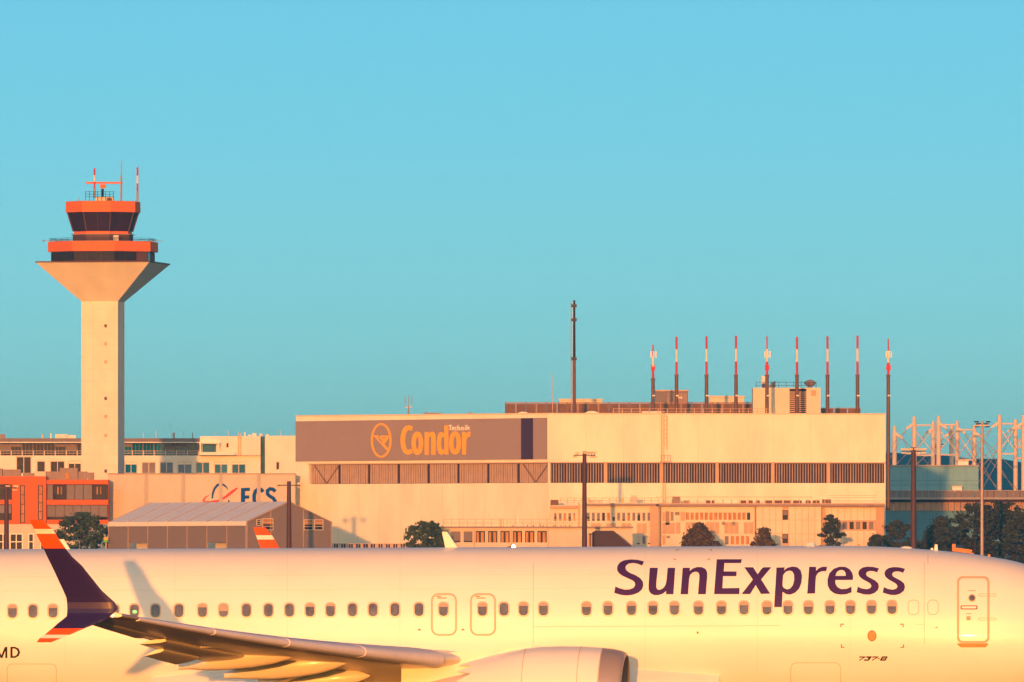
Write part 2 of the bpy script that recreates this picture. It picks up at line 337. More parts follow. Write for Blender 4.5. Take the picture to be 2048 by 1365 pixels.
for x in (1827, 1866):
    y = wy(x); mb = MB(); ringdecal(mb, rrect(x-11,y-15,x+11,y+15,9), rrect(x-10,y-14,x+10,y+14,8.2), .003); mb.build('plugged_window', 'seam', fus, False, True)
# --- exits and doors
for x0, x1, cx in ((862,914,887),(940,992,965)):
    mb = MB(); o = ringdecal(mb, rrect(x0,1187,x1,1272,15), rrect(x0+3.6,1190.6,x1-3.6,1268.4,12), .009).build('overwing_exit', 'seamdoor', plane, False, True)
    cabin_window(cx, o, .3)
    decal('placard', [[(cx-14,1192.5),(cx-5,1192.5),(cx-5,1194),(cx-14,1194)]], 'brownp', .006, o)
    decal('placard', [[(cx-12,1195.5),(cx+6,1195.5),(cx+6,1198),(cx-12,1198)]], 'seam', .006, o)
mb = MB(); dr = ringdecal(mb, rrect(1914,1153.5,1979,1286.5,11), rrect(1918.2,1157.5,1974.6,1282.5,8.5), .010).build('service_door', 'seamdoor', plane, False, True)
decal('door_sill', [[(1915,1287),(1976,1287),(1976,1290),(1971,1295),(1922,1295),(1915,1290)]], 'gold', .012, dr)
decal('door_window', [ell(1944,1196.5,6,6,18)], 'wpane', .008, dr); mb = MB(); ringdecal(mb, ell(1944,1196.5,7.4,7.4,18), ell(1944,1196.5,5.6,5.6,18), .01); mb.build('door_window_rim', 'seam', dr, False, True)
decal('door_handle', [rrect(1921,1211.5,1955,1219.5,3)], 'brownp', .006, dr); decal('handle_lever', [rrect(1923,1213.5,1953,1217.8,2)], 'paint', .016, dr)
for r in ((1936,1181,1951,1182.6),(1932,1227,1943,1228.5),(1933,1233,1941,1241)): decal('placard', [[(r[0],r[1]),(r[2],r[1]),(r[2],r[3]),(r[0],r[3])]], 'seam', .006, dr)
for y in (1191, 1239): mb = MB(); ringdecal(mb, rrect(1957,y-3,1992,y+2,1), rrect(1957.8,y-2.2,1991.2,y+1.2,.6), .004); mb.build('hinge_cover', 'seam', dr, False, True)
# --- seams, marks, small fittings on the skin
def line(pts, wd, m='seam', name='skin_seam', off=.003): decal(name, stroke(pts, wd), m, off, fus, 5)
for x in (1066.5, 1848.5): line([(x,1125),(x,1290)], .7)
line([(1067,1254),(1500,1252)], .6); line([(1500,1252),(1848,1249)], .6)
line([(1856,1111),(1856,1128)], .9)
for x in (130, 350, 575, 800, 1290, 1515, 1700): line([(x,1108),(x,1340)], .55, 'faintseam')
for y in (1150, 1178): line([(5,y+4),(500,y+2),(1000,y),(1500,y-1.5),(1850,y-2)], .45, 'faintseam')
def outline(x0, y0, x1, y1, r): mb = MB(); ringdecal(mb, rrect(x0,y0,x1,y1,r), rrect(x0+.9,y0+.9,x1-.9,y1-.9,r-.8), .003); mb.build('cargo_door', 'seam', fus, False, True)
outline(1581,1325.5,1682,1430,12); outline(14,1328,113,1430,10)
for (x,y,sx,sy) in ((1681,1248,1,1),(1807,1248,-1,1),(1682,1296,1,-1),(1808,1296,-1,-1)):
    decal('corner_mark', [[(x,y),(x+7*sx,y),(x+7*sx,y+1.8*sy),(x+1.8*sx,y+1.8*sy),(x+1.8*sx,y+7*sy),(x,y+7*sy)]], 'brownp', .004)
for (x,y,sx,sy) in ((1352,1099.5,1,1),(1424,1099.5,-1,1),(1347,1120.5,1,-1),(1420,1120.5,-1,-1)):
    decal('corner_mark', [[(x,y),(x+6.5*sx,y),(x+6.5*sx,y+1.5*sy),(x+1.5*sx,y+1.5*sy),(x+1.5*sx,y+4*sy),(x,y+4*sy)]], 'seam', .004)
decal('outflow_valve', [ell(1744,1272,8,10,20)], 'gold', .010); mb = MB(); ringdecal(mb, ell(1744,1272,9,11,20), ell(1744,1272,7.6,9.6,20), .012); mb.build('valve_rim', 'brownp', fus, False, True)
for x, y, r in ((839,1260,3.2),(926,1260,3.2),(1873,1255.5,2.2)):
    decal('skin_vent', [[(x-r*1.3,y+r*.4),(x,y-r*.7),(x+r*1.3,y+r*.4)]], 'brownp', .006)
mb = MB(); ringdecal(mb, ell(1398.5,1266,5,5,16), ell(1398.5,1266,3.2,3.2,16), .006); mb.build('static_port', 'whitel', fus, False, True); decal('static_port_hole', [[(1394,1263),(1398,1266),(1394,1268.5)]], 'black', .007)
# --- lettering
K = .21484
def L4(p): return sub(p, K, 1200, 1080)
def L5(p): return sub(p, K, 1608, 1080)
S1 = [(698,268),(680,305),(650,294),(615,291),(587,300),(577,318),(585,338),(615,355),(660,378),(690,405),(698,435),(688,470),(655,498),(610,512),(560,510),(490,490),(500,437),(540,455),(585,461),(615,452),(628,432),(618,410),(590,392),(545,368),(515,342),(505,312),(515,282),(545,260),(590,251),(645,254)]
letters = [
 [L4([(410,203),(392,242),(350,224),(310,217),(270,222),(243,240),(236,262),(245,285),(275,308),(330,330),(375,358),(400,390),(404,425),(392,462),(360,492),(310,512),(245,520),(190,513),(133,495),(143,435),(180,452),(230,465),(275,463),(310,450),(327,425),(325,400),(305,380),(260,360),(205,335),(172,308),(158,278),(162,245),(185,212),(225,192),(285,184),(350,188)])],
 [L4([(463,262),(539,262),(525,400),(524,440),(533,463),(556,467),(585,455),(608,425),(618,390),(630,262),(700,262),(684,508),(614,508),(616,478),(585,503),(545,516),(505,516),(470,500),(454,470),(452,430),(458,340)])],
 [L4([(770,262),(838,262),(834,292),(865,268),(905,255),(950,256),(985,275),(998,305),(999,340),(985,508),(912,508),(925,360),(925,325),(912,303),(888,298),(860,307),(838,330),(830,365),(820,508),(750,508)])],
 [L4([(1087,183),(1320,183),(1313,218),(1158,218),(1152,296),(1272,296),(1270,340),(1146,340),(1140,452),(1300,450),(1297,507),(1062,507)])],
 [L4([(1343,257),(1425,257),(1468,322),(1515,257),(1595,257),(1500,370),(1585,503),(1498,505),(1450,423),(1398,506),(1318,506),(1423,372)])],
 [L4([(1643,260),(1720,258),(1712,287),(1745,262),(1790,250),(1835,256),(1868,285),(1881,335),(1876,400),(1855,455),(1815,495),(1770,512),(1735,508),(1700,485),(1693,627),(1621,627)]), L4([(1705,330),(1730,298),(1765,287),(1792,297),(1806,325),(1808,375),(1795,425),(1770,455),(1742,463),(1712,450),(1698,430)])],
 [L5([(48,253),(113,253),(112,292),(140,265),(175,252),(215,253),(207,293),(165,294),(130,310),(110,345),(103,500),(30,503)])],
 [L5([(455,375),(292,376),(293,410),(310,440),(345,460),(395,458),(443,437),(443,490),(395,508),(340,512),(285,502),(240,470),(220,425),(219,370),(235,315),(275,272),(330,252),(385,253),(425,275),(450,310),(457,345)]), L5([(293,337),(388,337),(387,310),(375,290),(350,281),(322,288),(302,308)])],
 [L5(S1)], [L5([(x+243, y+4) for x, y in S1])]]
for lp in letters: decal('letter', [smooth_loop(q) for q in lp], 'dec', .005, fus, 3.5)
k = .2539
for lp in (stroke([(-28,1128),(-28,1040)], 16), stroke([(-26,1046),(12,1126)], 15), stroke([(12,1126),(44,1046)], 15), stroke([(50,1128),(50,1040)], 16),
           [[(82,1040),(120,1040),(148,1054),(159,1082),(148,1112),(120,1127),(82,1127)], [(99,1054),(117,1054),(133,1064),(141,1083),(133,1103),(117,1113),(99,1113)]]):
    decal('registration_letter', [sub(q, k, 0, 1030-1040*k+1040*k-0) for q in lp], 'black', .005, fus, 4)
def it(pts): return L5([(x+(1105-y)*.55, y) for x, y in pts])
for lp in (stroke([(508,1091),(560,1091),(524,1122)], 13), stroke([(572,1091),(616,1091),(612,1105),(588,1105),(612,1105),(610,1119),(566,1119)], 13), stroke([(630,1091),(680,1091),(644,1122)], 13),
           stroke([(686,1107),(708,1107)], 8), stroke([(722,1091),(764,1091),(764,1119),(722,1119)], 13, True), stroke([(724,1105),(762,1105)], 7)):
    decal('type_marking', [it(q) for q in lp], 'black', .005, fus, 5)
# --- antennas and lamps on the crown
def crown(px): d = ray(px, 1094); x = (CAMP+d*(-CAMP.y/d.y)).x; return x, cr(x, 1)
def blade(px0, px1, tx0, tx1, py, name='blade_antenna', m='whitel', t=.035):
    (xa, za), (xb, zb) = crown(px0), crown(px1); h = emap((tx0+tx1)/2, py, 0).z; ta, tb = emap(tx0,py,0).x, emap(tx1,py,0).x; mb = MB()
    mb.hexa([(xa,-t*1.6,za-.05),(xb,-t*1.6,zb-.05),(xb,t*1.6,zb-.05),(xa,t*1.6,za-.05),(ta,-t*.6,h),(tb,-t*.6,h),(tb,t*.6,h),(ta,t*.6,h)]); return mb.build(name, m, plane, False, True)
blade(892,918,884,894,1064); blade(124,143,118,128,1079)
blade(1612,1632,1616,1629,1086,'satellite_antenna','whitel',.16); blade(1713,1722,1715,1720,1089,'small_antenna','gold'); blade(1868,1876,1870,1875,1089.5,'small_antenna'); blade(1861,1868,1862,1866,1096.5,'small_antenna'); blade(1975,1982,1976,1980,1109,'small_antenna','gold')
def dome(px, rx, h, m, name):
    x, z = crown(px); mb = MB(); mb.loft([[(x+rx*math.cos(a)*c, .14*math.sin(a)*c, z-.03+h*s) for a in [2*math.pi*i/16 for i in range(16)]] for c, s in ((1,0),(.94,.4),(.75,.7),(.4,.93),(.05,1))]); return mb.build(name, m, plane, True, True)
dome(1812,.16,.075,'whitel','antenna_dome'); dome(1486,.13,.05,'whitel','antenna_dome'); dome(1022,.12,.05,'darkm','beacon_base'); dome(1027,.05,.09,'beacon','beacon_light')
# --- wing
def airfoil(n=14, tc=.12):
    up, lo = [], []
    for i in range(n+1):
        x = (1-math.cos(math.pi*i/n))/2; t = 5*tc*(.2969*math.sqrt(x)-.126*x-.3516*x*x+.2843*x**3-.1036*x**4); c = .018*(1-(2*x-.9)**2)
        up.append((x, c+t)); lo.append((x, c-t))
    return lo[::-1]+up[1:-1]
T0, T1 = emap(243,1232,17.05), emap(903,1319,5.3)
def wing_le(e):
    if e >= 5.3: k = (e-5.3)/11.75; return T1.lerp(T0, k)+Vector((0,0,-.10*math.sin(math.pi*min(1,k))))
    return Vector((T1.x+(5.3-e)*.62, -e, T1.z-(5.3-e)*.105))
def chord(e): return 4.65-(e-5.3)*.289 if e >= 5.3 else 4.65+(5.3-e)*.72
def sect(e, tc, s, c0=0., c1=1., dx=0., dz=0., rot=0., sc_=1.):
    le, c = wing_le(e), chord(e); tw = R(1.6-(e/17)*2.4); out = []
    for x, z in airfoil(14, tc):
        X = (c0+(c1-c0)*x)*c; Z = z*c*(c1-c0)*sc_
        X, Z = X-c0*c, Z; X, Z = X*math.cos(rot)+Z*math.sin(rot), -X*math.sin(rot)+Z*math.cos(rot); X += c0*c
        X += dx; Z += dz
        out.append((le.x-X*math.cos(tw), -s*e*1.0, le.z+Z-X*math.sin(tw)))
    return out
def wtc(e):
    T = ((1.0,.12),(3.2,.11),(5.3,.095),(8,.088),(11,.085),(14,.083),(16.2,.082),(17.05,.08))
    for (a, ta), (b, tb) in zip(T, T[1:]):
        if a <= e <= b: return ta+(tb-ta)*(e-a)/(b-a)
    return .1
def slat_sect(e, s):                         # leading edge shell, run out a little forward and down
    le, c = wing_le(e), chord(e); tw = R(1.6-(e/17)*2.4); tc_ = wtc(e); pts = []
    def sf(x, up): t = 5*tc_*(.2969*math.sqrt(x)-.126*x-.3516*x*x+.2843*x**3-.1036*x**4); cm = .018*(1-(2*x-.9)**2); return cm+(t if up else -t)
    for x in (.17,.13,.09,.06,.035,.018,.006): pts.append((x-.012, sf(x,True)+.013))
    pts.append((-.016, sf(0,True)+.002))
    for x in (.006,.018,.035,.06): pts.append((x-.012, sf(x,False)-.012))
    pts += [(.05, sf(.06,False)+.02), (.13, sf(.13,True)-.02)]
    o = []
    for x, z in pts: X, Z = (x-.014)*c, (z-.010)*c; o.append((le.x-X*math.cos(tw), -s*e, le.z+Z-X*math.sin(tw)))
    return o
UP = [(42,235,342),(75,250,368),(112,268,410),(131,277,424),(150,286,437),(200,311,470),(265,343,516),(330,372,567),(395,404,640),(470,440,700),(545,474,760),(600,500,805),(650,522,860),(690,528,905),(740,530,925),(775,528,895),(800,525,865),(825,495,840),(850,462,780),(870,440,728),(895,412,665),(920,380,608),(945,352,552),(972,312,484),(1005,288,402)]
def winglet(s, name, parent):
    rings, mb = [], MB(); zs = []
    for y, xt, xl in UP:
        e = 17.12+.72*max(0, (700-y)/660)**1.15+.55*max(0, (y-760)/245)**1.1
        a, b = emap(xl*.2539, 1030+y*.2539, e), emap(xt*.2539, 1030+y*.2539, e); c = (a-b).length; th = .055*c+.012
        row = []
        for f, q in ((0,0),(.04,.55),(.15,.95),(.35,1),(.65,.7),(1,.12)): p = a.lerp(b, f); row.append((p.x, -s*(-p.y)*-1 if False else s*p.y, p.z, q*th/2))
        rings.append([(x, yy-d, z) for x, yy, z, d in row]+[(x, yy+d, z) for x, yy, z, d in row[::-1]]); zs.append(y)
    for k in range(len(rings)-1):
        y = (zs[k]+zs[k+1])/2; mi = 1 if (y < 112 or 150 < y < 265 or 895 < y < 945 or y > 972) else 2 if (112 < y < 150 or 945 < y < 972) else 0
        mb.loft([rings[k], rings[k+1]], caps=False, mi=mi)
    n = len(rings[0]); mb.add(rings[0], [tuple(range(n))], 1); mb.add(rings[-1], [tuple(range(n))], 1)
    return mb.build(name, None, parent, True, True, ['purple','orange','whitel'])
def canoe(s, a, b, rw, rh, e, parent):
    mb = MB(); rings = []
    for t, r in ((0,.04),(.04,.28),(.12,.6),(.25,.88),(.42,1),(.6,.93),(.78,.66),(.92,.36),(1,.24)):
        p = a.lerp(b, t); rings.append([(p.x, -s*e+rw*r*math.cos(q), p.z+rh*r*math.sin(q)+.05*math.sin(math.pi*t)) for q in [2*math.pi*i/16 for i in range(16)]])
    return mb.loft(rings).build('flap_track_fairing', 'belly', parent, True, True)
for s in (1, -1):
    mb = MB(); mb.loft([sect(e, tc, s) for e, tc in ((1.0,.12),(3.2,.11),(5.3,.095),(8,.088),(11,.085),(14,.083),(16.2,.082),(17.05,.08))])
    wing = mb.build('wing', 'belly', plane, True, True)
    ends = [5.75,8.6,11.3,13.9,16.5]
    for e0, e1 in zip(ends, ends[1:]):
        mb = MB(); mb.loft([slat_sect(e, s) for e in [e0+.02+(e1-e0-.04)*k/4 for k in range(5)]]); mb.build('slat', 'bare', wing, True, True)
    mb = MB(); mb.loft([sect(e, .14, s, .76, 1.0, .10, -.05, .14) for e in (6.2,8.5,10.4,12.3)]); mb.build('flap', 'belly', wing, True, True)
    mb = MB(); mb.loft([sect(e, .16, s, .84, 1.0, .40, -.16, .30) for e in (9.2,10.2,11.2)]); mb.build('flap', 'belly', wing, True, True)
    mb = MB(); mb.loft([sect(e, .14, s, .72, 1.0, .2, -.15, .28) for e in (2.2,3.6,4.9)]); mb.build('flap', 'belly', wing, True, True)
    mb = MB(); mb.loft([sect(e, .12, s, .76, 1.03, 0, -.01, .03, 1.1) for e in (12.6,14.4,16.2)]); mb.build('aileron', 'belly', wing, True, True)
    for (n0, n1, e, rw, rh) in (((608,1302),(357,1334),7.9,.2,.29),((699,1322),(449,1352),6.3,.2,.29),((740,1352),(505,1382),4.4,.2,.26),((520,1283),(372,1297),10.4,.10,.10)):
        canoe(s, emap(*n0, e), emap(*n1, e), rw, rh, e, wing)
    wl = winglet(s, 'winglet', plane)
    e = 17.1; p = emap(270,1224,e); q = emap(226,1232,e); cap = MB(); c0 = emap(236,1212,e); c1 = emap(290,1232,16.55)
    mb = MB(); mb.loft([sect(ee, .16, s, -.05, .5) for ee in (16.55,16.85,17.12)]); mb.build('wing_tip_cap', 'lip', wing, True, True)
    for (pt, m, nm, r) in ((p,'green','navigation_light',.04),(q,'strobe','strobe_light',.045)):
        mb = MB(); cy = s*pt.y-(.04 if s == 1 else -.04); mb.loft([[(pt.x+r*1.4*c*math.cos(a), cy+r*c*math.sin(a)*.8, pt.z+r*sn) for a in [2*math.pi*i/10 for i in range(10)]] for c, sn in ((.1,-1),(.7,-.7),(1,0),(.7,.7),(.1,1))]); mb.build(nm, m, wing, True, True)
    # --- engine
    xl = emap(1250,1330,4.83).x; zc = 1.90
    def lathe(profile, name, m, parent, n=48, scarf=0., squash=0.):
        mb = MB(); rings = []
        for x, r in profile: rings.append([(xl-x-scarf*math.sin(a)*max(0,1-x/1.2)*-1, -s*4.83+r*math.cos(a), zc+r*math.sin(a)*(1 if math.sin(a) > 0 else 1-squash)) for a in [2*math.pi*i/n for i in range(n)]])
        return mb.loft(rings, caps=False).build(name, m, parent, True, True)
    eng = lathe([(.52,1.152),(.75,1.172),(1.05,1.188),(1.5,1.195),(1.95,1.185),(2.3,1.15),(2.7,1.08),(3.1,.99),(3.5,.89)], 'engine_nacelle', 'paint', plane, scarf=.06, squash=.06)
    lathe([(.9,.80),(.55,.81),(.25,.86),(.08,.93),(.01,.985),(.02,1.03),(.10,1.075),(.25,1.115),(.40,1.14),(.52,1.150)], 'inlet_lip', 'lip', eng, scarf=.06, squash=.06)
    lathe([(1.35,.80),(.9,.803)], 'inlet_duct', 'darkm', eng)
    lathe([(.9,.02),(1.15,.22),(1.30,.30),(1.32,.81)], 'fan', 'darkm', eng)
    for x in (.525, 1.0, 2.28):
        rr = 1.155 if x < .6 else 1.187 if x < 1.2 else 1.154
        lathe([(x,rr+.003),(x+.012,rr+.003)], 'cowl_seam', 'seam', eng, scarf=.06, squash=.06)
    mb = MB(); nt_ = 18                                  # saw-toothed fan nozzle edge
    for i in range(nt_):
        a0_, a1_ = 2*math.pi*i/nt_, 2*math.pi*(i+1)/nt_; am = (a0_+a1_)/2
        pp = lambda x, r, a: (xl-x, -s*4.83+r*math.cos(a), zc+r*math.sin(a)*(1 if math.sin(a) > 0 else .94))
        mb.add([pp(3.5,.89,a0_), pp(3.5,.89,a1_), pp(3.86,.80,am), pp(3.5,.87,a0_), pp(3.5,.87,a1_)], [(0,1,2),(3,2,4),(0,2,3),(1,4,2)])
    mb.build('chevron_nozzle', 'paint', eng, False, True)
    lathe([(3.2,.62),(3.7,.60),(4.3,.47),(4.7,.38),(4.72,.30),(5.3,.05)], 'core_nozzle', 'bare', eng)
    mb = MB(); mb.loft([[(xl-x, -s*4.83-h_, zb), (xl-x, -s*4.83+h_, zb), (xl-x, -s*4.83+h_*.7, zt), (xl-x, -s*4.83-h_*.7, zt)] for x, h_, zb, zt in ((1.55,.03,3.0,3.10),(2.1,.15,2.9,3.115),(2.9,.2,2.6,3.09),(3.9,.2,2.3,2.98),(5.2,.16,2.2,2.8))]); mb.build('pylon', 'belly', plane, False, True)
    mb = MB(); y_ = -s*(4.83+.62); mb.hexa([(xl-1.3,y_-.02,2.83),(xl-2.3,y_-.02,2.75),(xl-2.3,y_+.02,2.75),(xl-1.3,y_+.02,2.83),(xl-1.9,y_-.4*s-.01,3.08),(xl-2.3,y_-.4*s-.01,3.12),(xl-2.3,y_-.4*s+.01,3.12),(xl-1.9,y_-.4*s+.01,3.08)]) if False else None
    # --- main gear
    gx = -4.6; mg = MB(); mg.tube((gx,-s*2.86,.55),(gx,-s*2.86,2.6),.11,.13,10); gear = mg.build('main_gear', 'steel', plane, True, True)
    for yy in (2.5, 3.05): mb = MB(); mb.tube((gx,-s*yy,.56),(gx,-s*(yy+.3),.56),.55,.55,20); mb.build('wheel', 'rubber', gear, False, True)
# wing-to-body fairing
mb = MB(); rings = []
for x, k in ((-8.3,.02),(-7.4,.45),(-6,.8),(-4,1),(-1,1.02),(1.5,.95),(3.2,.7),(4.4,.35),(5.1,.04)):
    rings.append([(x, (1.86+.20*k)*math.cos(a)*(1 if math.sin(a) < .2 else .985), 2.15+(.95 if math.sin(a) > 0 else .92)*(.55+.45*k)*math.sin(a)) for a in [2*math.pi*i/32 for i in range(32)]])
mb.loft(rings); mb.build('wing_root_fairing', 'belly', plane, True, True)
# nose gear, tail
mb = MB(); mb.tube((11.1,0,.35),(11.1,0,1.9),.08,.09,10); ng = mb.build('nose_gear', 'steel', plane, True, True)
for yy in (-.3, .08): mb = MB(); mb.tube((11.1,yy,.35),(11.1,yy+.22,.35),.345,.345,18); mb.build('wheel', 'rubber', ng, False, True)
mb = MB(); rings = []
for xl_, xt_, z in ((-11.65,-22.5,5.36),(-13.6,-22.55,5.50),(-15.2,-22.7,5.75),(-16.4,-22.8,6.3),(-18.6,-23.6,8.6),(-21.2,-24.6,11.4),(-22.4,-25.0,12.5)):
    c = xl_-xt_; rings.append([(xl_-c*f, q*min(.045*c,.26), z) for f, q in ((0,0),(.06,.5),(.25,1),(.6,.8),(1,.05),(.6,-.8),(.25,-1),(.06,-.5))])
mb.loft(rings); mb.build('tail_fin', 'purple', plane, True, True)
for s in (1, -1):
    mb = MB(); mb.loft([[(xa-c*f, -s*e, z+q*.05*c) for f, q in ((0,0),(.06,.5),(.25,1),(.6,.8),(1,.05),(.6,-.8),(.25,-1),(.06,-.5))] for xa, c, e, z in ((-19.0,3.9,.4,4.6),(-23.2,1.3,7.1,5.4))]); mb.build('tailplane', 'paint', plane, True, True)
# ================================================================ control tower
TY = 2200.; TS = F/TY
def tz(y): return HC+(YH-y)/TS
tx, ty = (206-1024)/TS, TY
tower = thing('control_tower', 'tall concrete control tower with orange octagonal cab and flared head', 'tower', (tx, ty, 0))
TR = R(-8.6)
def sq(a): return [(tx+a*(c*math.cos(TR)-q*math.sin(TR)), ty+a*(c*math.sin(TR)+q*math.cos(TR))) for c, q in ((-1,-1),(1,-1),(1,1),(-1,1))]
def octa(r): return [(tx+r*math.cos(TR+R(22.5+45*i-90-45)), ty+r*math.sin(TR+R(22.5+45*i-90-45))) for i in range(8)]
def frus(p0, z0, p1, z1): m = MB(); return m.loft([[(*p, z0) for p in p0], [(*p, z1) for p in p1]])
ha, hb = 3.165, 9.83
frus(sq(ha), 0, sq(ha), tz(604)).build('shaft', 'concrete', tower)
frus(sq(ha), tz(604)+.003, sq(hb), tz(528)).build('flared_head', 'concrete', tower)
m = MB(); m.prism(sq(hb+.12), tz(528), tz(525.5)); m.build('gallery_slab', 'tshade', tower)
frus(octa(9.02), tz(525.5), octa(9.02), tz(505)).build('lower_storey', 'odark', tower)
def octwalls(r, z0, z1, name, mt, parent, r1=None, n=2, fm='tshade', t=.1):
    a, b = octa(r), octa(r1 or r)
    for i in range(8):
        for k in range(n):
            p0, p1 = Vector(a[i]).lerp(Vector(a[(i+1)%8]), (k+.04)/n), Vector(a[i]).lerp(Vector(a[(i+1)%8]), (k+.96)/n)
            q0, q1 = Vector(b[i]).lerp(Vector(b[(i+1)%8]), (k+.04)/n), Vector(b[i]).lerp(Vector(b[(i+1)%8]), (k+.96)/n)
            nn = ((p0+p1)/2-Vector((tx,ty))).normalized()*t; m = MB()
            m.hexa([(*p0,z0),(*p1,z0),(*(p1+nn),z0),(*(p0+nn),z0),(*q0,z1),(*q1,z1),(*(q1+nn),z1),(*(q0+nn),z1)]); m.build(name, mt if isinstance(mt, str) else mt[(i*n+k*3) % len(mt)], parent)
octwalls(9.02, tz(523), tz(506.5), 'window', ['glass','glass','tshade','glass','tshade','tshade','glass'], tower, n=3)
frus(octa(9.67), tz(505), octa(9.67), tz(485)).build('lower_fascia', 'torange', tower)
m = MB(); m.prism(octa(9.2), tz(485), tz(484.2)); m.build('lower_roof', 'roof', tower)
frus(octa(5.3), tz(485), octa(5.3), tz(471)).build('cab_base', 'tshade', tower)
m = MB(); m.prism(octa(5.55), tz(471), tz(469.4)); m.build('cab_ledge', 'roofedge', tower)
frus(octa(5.15), tz(469.4), octa(5.05), tz(464)).build('cab_sill', 'torange', tower)
frus(octa(4.9), tz(464), octa(5.9), tz(426)).build('cab_interior', 'odark', tower)
octwalls(5.08, tz(463.5), tz(426), 'cab_window', 'tglass', tower, r1=6.10, n=2)
a, b = octa(5.22), octa(6.26)
for i in range(8): m = MB(); m.tube((*a[i], tz(464)), (*b[i], tz(426)), .11, .11, 6); m.build('cab_mullion', 'tshade', tower)
frus(octa(6.57), tz(426), octa(6.57), tz(404.5)).build('cab_fascia', 'torange', tower)
m = MB(); m.prism(octa(6.3), tz(404.5), tz(403.8)); m.build('cab_roof', 'roof', tower)
def TP(px, py, d=0): return Vector(((px-1024)/F*(TY+d), TY+d, HC+(YH-py)/F*(TY+d)))
def bar(m, x0, y0, x1, y1, r, d=0, n=6, mi=0): return m.tube(TP(x0,y0,d), TP(x1,y1,d), r, r, n, mi)
m = MB(); p = TP(210,404); m.box(p.x-1.5,p.x+1.5,ty-1.2,ty+1.2,tz(404),tz(394)); m.build('roof_hut', 'cream', tower)
m = MB(); p = TP(219,404); m.box(p.x-.45,p.x+.45,ty-1.32,ty-1.203,tz(403),tz(397)); m.build('hut_door', 'tshade', tower)
m = MB(); bar(m,205,394,205,378,.25); m.build('radar_pedestal', 'darkm', tower)
m = MB(); p = TP(206,373); m.box(p.x-.5,p.x+.5,ty-.4,ty+.4,tz(377),tz(369)); m.build('radar_gearbox', 'torange', tower)
m = MB(); p = TP(208.5,366); m.box(p.x-3.15,p.x+3.15,ty-.3,ty+.3,tz(368),tz(364.3)); m.build('radar_antenna', 'torange', tower)
m = MB()
for y in (384,389,394): bar(m,171,y,228,y,.035,-1.6)
for x in range(171,230,8): bar(m,x,383,x,404,.04,-1.6)
m.build('roof_railing', 'darkm', tower)
for x, y0, y1, nm in ((189,337,396,0),(275,335,405,1)):
    m = MB(); n = 4
    for k in range(n): ya = y0+(y1-y0)*(0,.24,.46,.68,1)[k]; yb = y0+(y1-y0)*(0,.24,.46,.68,1)[k+1]; bar(m,x,ya,x,yb,.16 if k < 3 else .2,-.5,8,(0,1,0,2)[k])
    m.build('striped_mast', None, tower, ms=['red','mwhite','steel'])
m = MB(); bar(m,242.5,352,242.5,405,.18,-.5); bar(m,242.5,322,242.5,352,.07,-.5); m.build('lightning_mast', 'steel', tower)
m = MB(); bar(m,157,396,157,404,.05); m.build('roof_lamp', 'steel', tower)
for x0, x1, y in ((87,140,482),(300,326,483)):
    m = MB(); bar(m,x0,y,x1,y-1,.05,-3); bar(m,x0,y-1.5,x0,y+1.5,.18,-3); m.build('lamp_boom', 'steel', tower)
m = MB()
for i, (q0, q1) in enumerate(zip(octa(9.3), octa(9.3)[1:]+octa(9.3)[:1])):
    for k in range(4): t = Vector(q0).lerp(Vector(q1), k/4); m.tube((*t, tz(484.5)), (*t, tz(478)), .035, n=4)
    for y in (478.3, 481): m.tube((*q0, tz(y)), (*q1, tz(y)), .03, n=4)
m.build('gallery_railing', 'darkm', tower)
m = MB(); p = TP(232,480,-7.6); m.box(p.x-.45,p.x+.45,p.y-.3,p.y+.3,tz(485),tz(473.5)); m.build('equipment_cabinet', 'cream', tower)
for y in (653,689,725,798,834,872,943):
    W = Wall(100,TY-ha,300,TY-ha); c = Vector((math.cos(TR), math.sin(TR))); nn = Vector((math.sin(TR), -math.cos(TR)))
    o = Vector((tx, ty))+nn*ha+c*1.05; m = MB(); z = tz(y); q = [o-c*.22, o+c*.22, o+c*.22+nn*.05, o-c*.22+nn*.05]
    m.hexa([(*v, z-.28) for v in q]+[(*v, z+.28) for v in q]); m.build('shaft_window', 'tshade' if y in (653,798,943) else 'tan', tower)
for y in range(620, 960, 24):                                 # casting joints in the concrete
    c = Vector((math.cos(TR), math.sin(TR))); nn = Vector((math.sin(TR), -math.cos(TR))); o = Vector((tx, ty))+nn*ha; q = [o-c*ha, o+c*ha, o+c*ha+nn*.012, o-c*ha+nn*.012]
    m = MB(); m.hexa([(*v, tz(y)-.02) for v in q]+[(*v, tz(y)+.02) for v in q]); m.build('casting_joint', 'ecs', tower)
# ================================================================ long office building behind the tower
W = Wall(-70,2310,521,2310); ob = thing('office_building', 'long white office block with set-back glazed top floor behind the control tower', 'building', (*W.A, 0))
zt = W.uz(0,911.5)[1]; holes = []
low = [(32,913,63,948),(73,922,91,948),(100,922,130,948),(136,922,163,948)]+[(a,924,b,948) for a, b in ((249,275),(283,312),(319,347),(355,384),(391,420),(428,456),(463,492))]
for r in low: holes.append(W.rect(*r))
m = MB(); W.sheet(m,0,W.L,0,zt,holes); body(W,0,W.L,0,zt,14,m,zt-.05); m.build('wall', 'white', ob)
for r, h in zip(low, holes): window(W,h,ob,'skyblue_pane' if r[0] > 240 else 'glass',nv=1 if r[2]-r[0] > 20 else 0,fw=.16,blind='greyblind' if r[0] in (283,) else 'signwhite' if r[0] in (249,355,428,463,136) else None,frac=.22 if r[0] != 283 else .9)
W2 = Wall(-70,2312.5,400,2312.5); z0, z1 = zt-.05, W2.uz(0,886)[1]
m = MB(); body(W2,0,W2.L,z0,z1,10,m); m.build('top_floor', 'white', ob)
x = -66; kk = 0
